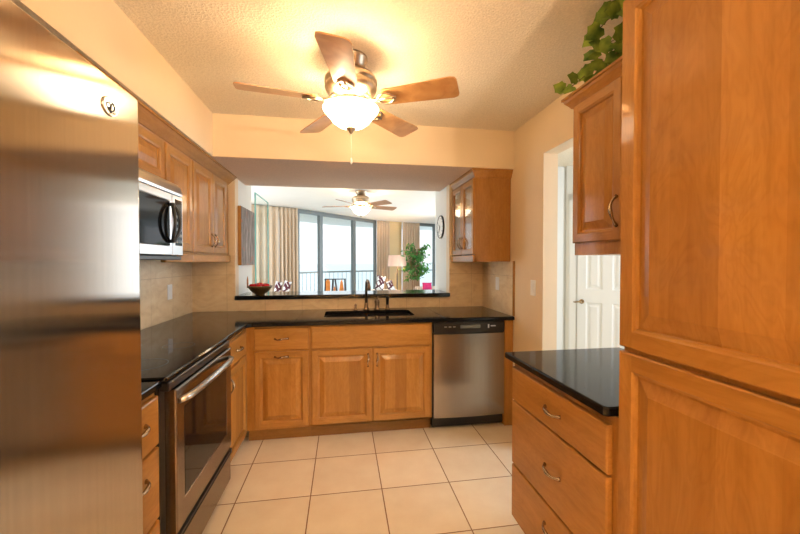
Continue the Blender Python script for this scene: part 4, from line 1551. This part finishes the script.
# chairs and cushions beyond the ledge
def armchair(label, x, y, rz, back=0.80):
    r = thing('armchair', label, 'armchair', (x, y, 0), 'living room armchairs')
    r.rotation_euler = (0, 0, 0)
    ca_, sa = math.cos(rz), math.sin(rz)
    def bx(name, x0, x1, y0, y1, z0, z1, bev, m):
        b = B(); b.box(x0, x1, y0, y1, z0, z1, bev, seg=3)
        for v in b.bm.verts:
            v.co = Vector((x + v.co.x * ca_ - v.co.y * sa, y + v.co.x * sa + v.co.y * ca_, v.co.z))
        return part(name, b, m, r)
    bx('seat', -0.36, 0.36, -0.32, 0.36, 0.12, 0.42, 0.05, 'sofa')
    bx('backrest', -0.36, 0.36, 0.22, 0.42, 0.38, back, 0.07, 'sofa')
    for s in (-1, 1):
        bx('armrest', s * 0.43 - 0.075, s * 0.43 + 0.075, -0.34, 0.42, 0.12, 0.60, 0.05, 'sofa')
        for q in (-0.28, 0.34):
            bx('leg', s * 0.4 - 0.025, s * 0.4 + 0.025, q - 0.025, q + 0.025, 0.0, 0.13, 0.004, 'dark_wood')
    return r
def cushion(label, c, w, h, tilt, rz, m, group=None):
    b = B()
    n = 10
    rings = []
    front, back = [], []
    grid = {}
    for sgn in (1, -1):
        for i in range(n + 1):
            for j in range(n + 1):
                u, v = i / n * 2 - 1, j / n * 2 - 1
                t = 0.06 * ((1 - u ** 4) * (1 - v ** 4)) ** 0.5 + 0.004
                pu = u * (1 - 0.06 * (1 - v * v)); pv = v * (1 - 0.06 * (1 - u * u))
                P3 = Vector((pu * w / 2, sgn * t, pv * h / 2))
                grid[(sgn, i, j)] = P3
    mat = Matrix.Translation(c) @ Matrix.Rotation(rz, 4, 'Z') @ Matrix.Rotation(tilt, 4, 'Y') @ Matrix.Rotation(-0.2, 4, 'X')
    vv = {k: b.bm.verts.new(mat @ p) for k, p in grid.items()}
    for sgn in (1, -1):
        for i in range(n):
            for j in range(n):
                f = b.bm.faces.new((vv[(sgn, i, j)], vv[(sgn, i + 1, j)], vv[(sgn, i + 1, j + 1)], vv[(sgn, i, j + 1)]))
                f.smooth = True
    for i in range(n):
        for (k0, k1) in (((i, 0), (i + 1, 0)), ((i, n), (i + 1, n)), ((0, i), (0, i + 1)), ((n, i), (n, i + 1))):
            b.bm.faces.new((vv[(1, *k0)], vv[(1, *k1)], vv[(-1, *k1)], vv[(-1, *k0)]))
    return single('cushion', b, m, label, 'cushion', c, group)
armchair('white armchair with two patterned cushions before the left curtains', -1.06, 6.50, 0.0, 0.76)
cushion('maroon and white cushion nearer the fruit bowl, before left curtain', (-1.135, 6.60, 0.88), 0.125, 0.26, 0.2, 0.0, 'cushion')
cushion('maroon and white cushion farther from the fruit bowl, before left curtain', (-0.985, 6.60, 0.90), 0.125, 0.24, 0.25, 0.0, 'cushion')
armchair('white armchair with two patterned cushions left of the floor lamp', 0.95, 8.2, 0.0, 0.70)
cushion('larger maroon and white cushion standing left of the floor lamp', (0.845, 8.24, 0.86), 0.20, 0.36, 0.2, 0.0, 'cushion')
cushion('smaller maroon and white cushion drooping beside the larger one', (1.075, 8.24, 0.80), 0.16, 0.24, -0.3, 0.0, 'cushion')
armchair('white armchair with a pink cushion near the right window', 2.20, 9.0, 0.0, 0.70)
cushion('bright pink cushion on the chair by the right window', (2.14, 9.04, 0.72), 0.25, 0.20, 0.0, 0.0, 'pink')

dc = thing('dining_chair', 'dark chair with orange splats in its back before the glass wall', 'chair', (-0.16, 7.55, 0))
dx, dy = -0.16, 7.55
b = B(); b.box(dx - 0.23, dx + 0.23, dy - 0.42, dy, 0.42, 0.47, 0.015); part('seat', b, 'dark_wood', dc)
for sx in (-0.21, 0.21):
    b = B(); b.tube([(dx + sx, dy - 0.39, 0.0), (dx + sx, dy - 0.39, 0.43)], [0.016, 0.022], 8); part('leg', b, 'dark_wood', dc)
    b = B(); b.tube([(dx + sx, dy + 0.02, 0.0), (dx + sx, dy - 0.01, 0.45), (dx + sx * 0.95, dy + 0.04, 1.0)], [0.018, 0.022, 0.016], 8); part('leg', b, 'dark_wood', dc)
b = B(); b.box(dx - 0.22, dx + 0.22, dy + 0.02, dy + 0.05, 0.985, 1.005, 0.006); b.box(dx - 0.21, dx + 0.21, dy - 0.01, dy + 0.02, 0.56, 0.60, 0.008)
part('back_rail', b, 'dark_wood', dc)
def splat(pts):
    b = B()
    b.loft([[(dx + u, y_, v) for u, v in pts] for y_ in (dy + 0.0, dy + 0.022)], True, True, smooth=False)
    return b
part('splat', splat([(-0.19, 0.60), (-0.10, 0.60), (-0.10, 0.95), (-0.13, 0.985), (-0.17, 0.985), (-0.19, 0.95)]), 'orange', dc, 'orange splat')
part('splat', splat([(-0.05, 0.60), (0.03, 0.60), (0.005, 0.80), (-0.015, 0.86), (-0.035, 0.80)]), 'orange', dc, 'orange splat')
part('splat', splat([(0.07, 0.60), (0.19, 0.60), (0.185, 0.72), (0.155, 0.93), (0.13, 0.985), (0.105, 0.93), (0.075, 0.72)]), 'orange', dc, 'orange splat')
b = B(); b.tube([(dx - 0.07, dy + 0.012, 0.60), (dx - 0.045, dy + 0.03, 0.99)], 0.018, 8); b.tube([(dx + 0.05, dy + 0.012, 0.60), (dx + 0.0, dy + 0.03, 0.99)], 0.018, 8)
part('slat', b, 'dark_wood', dc)
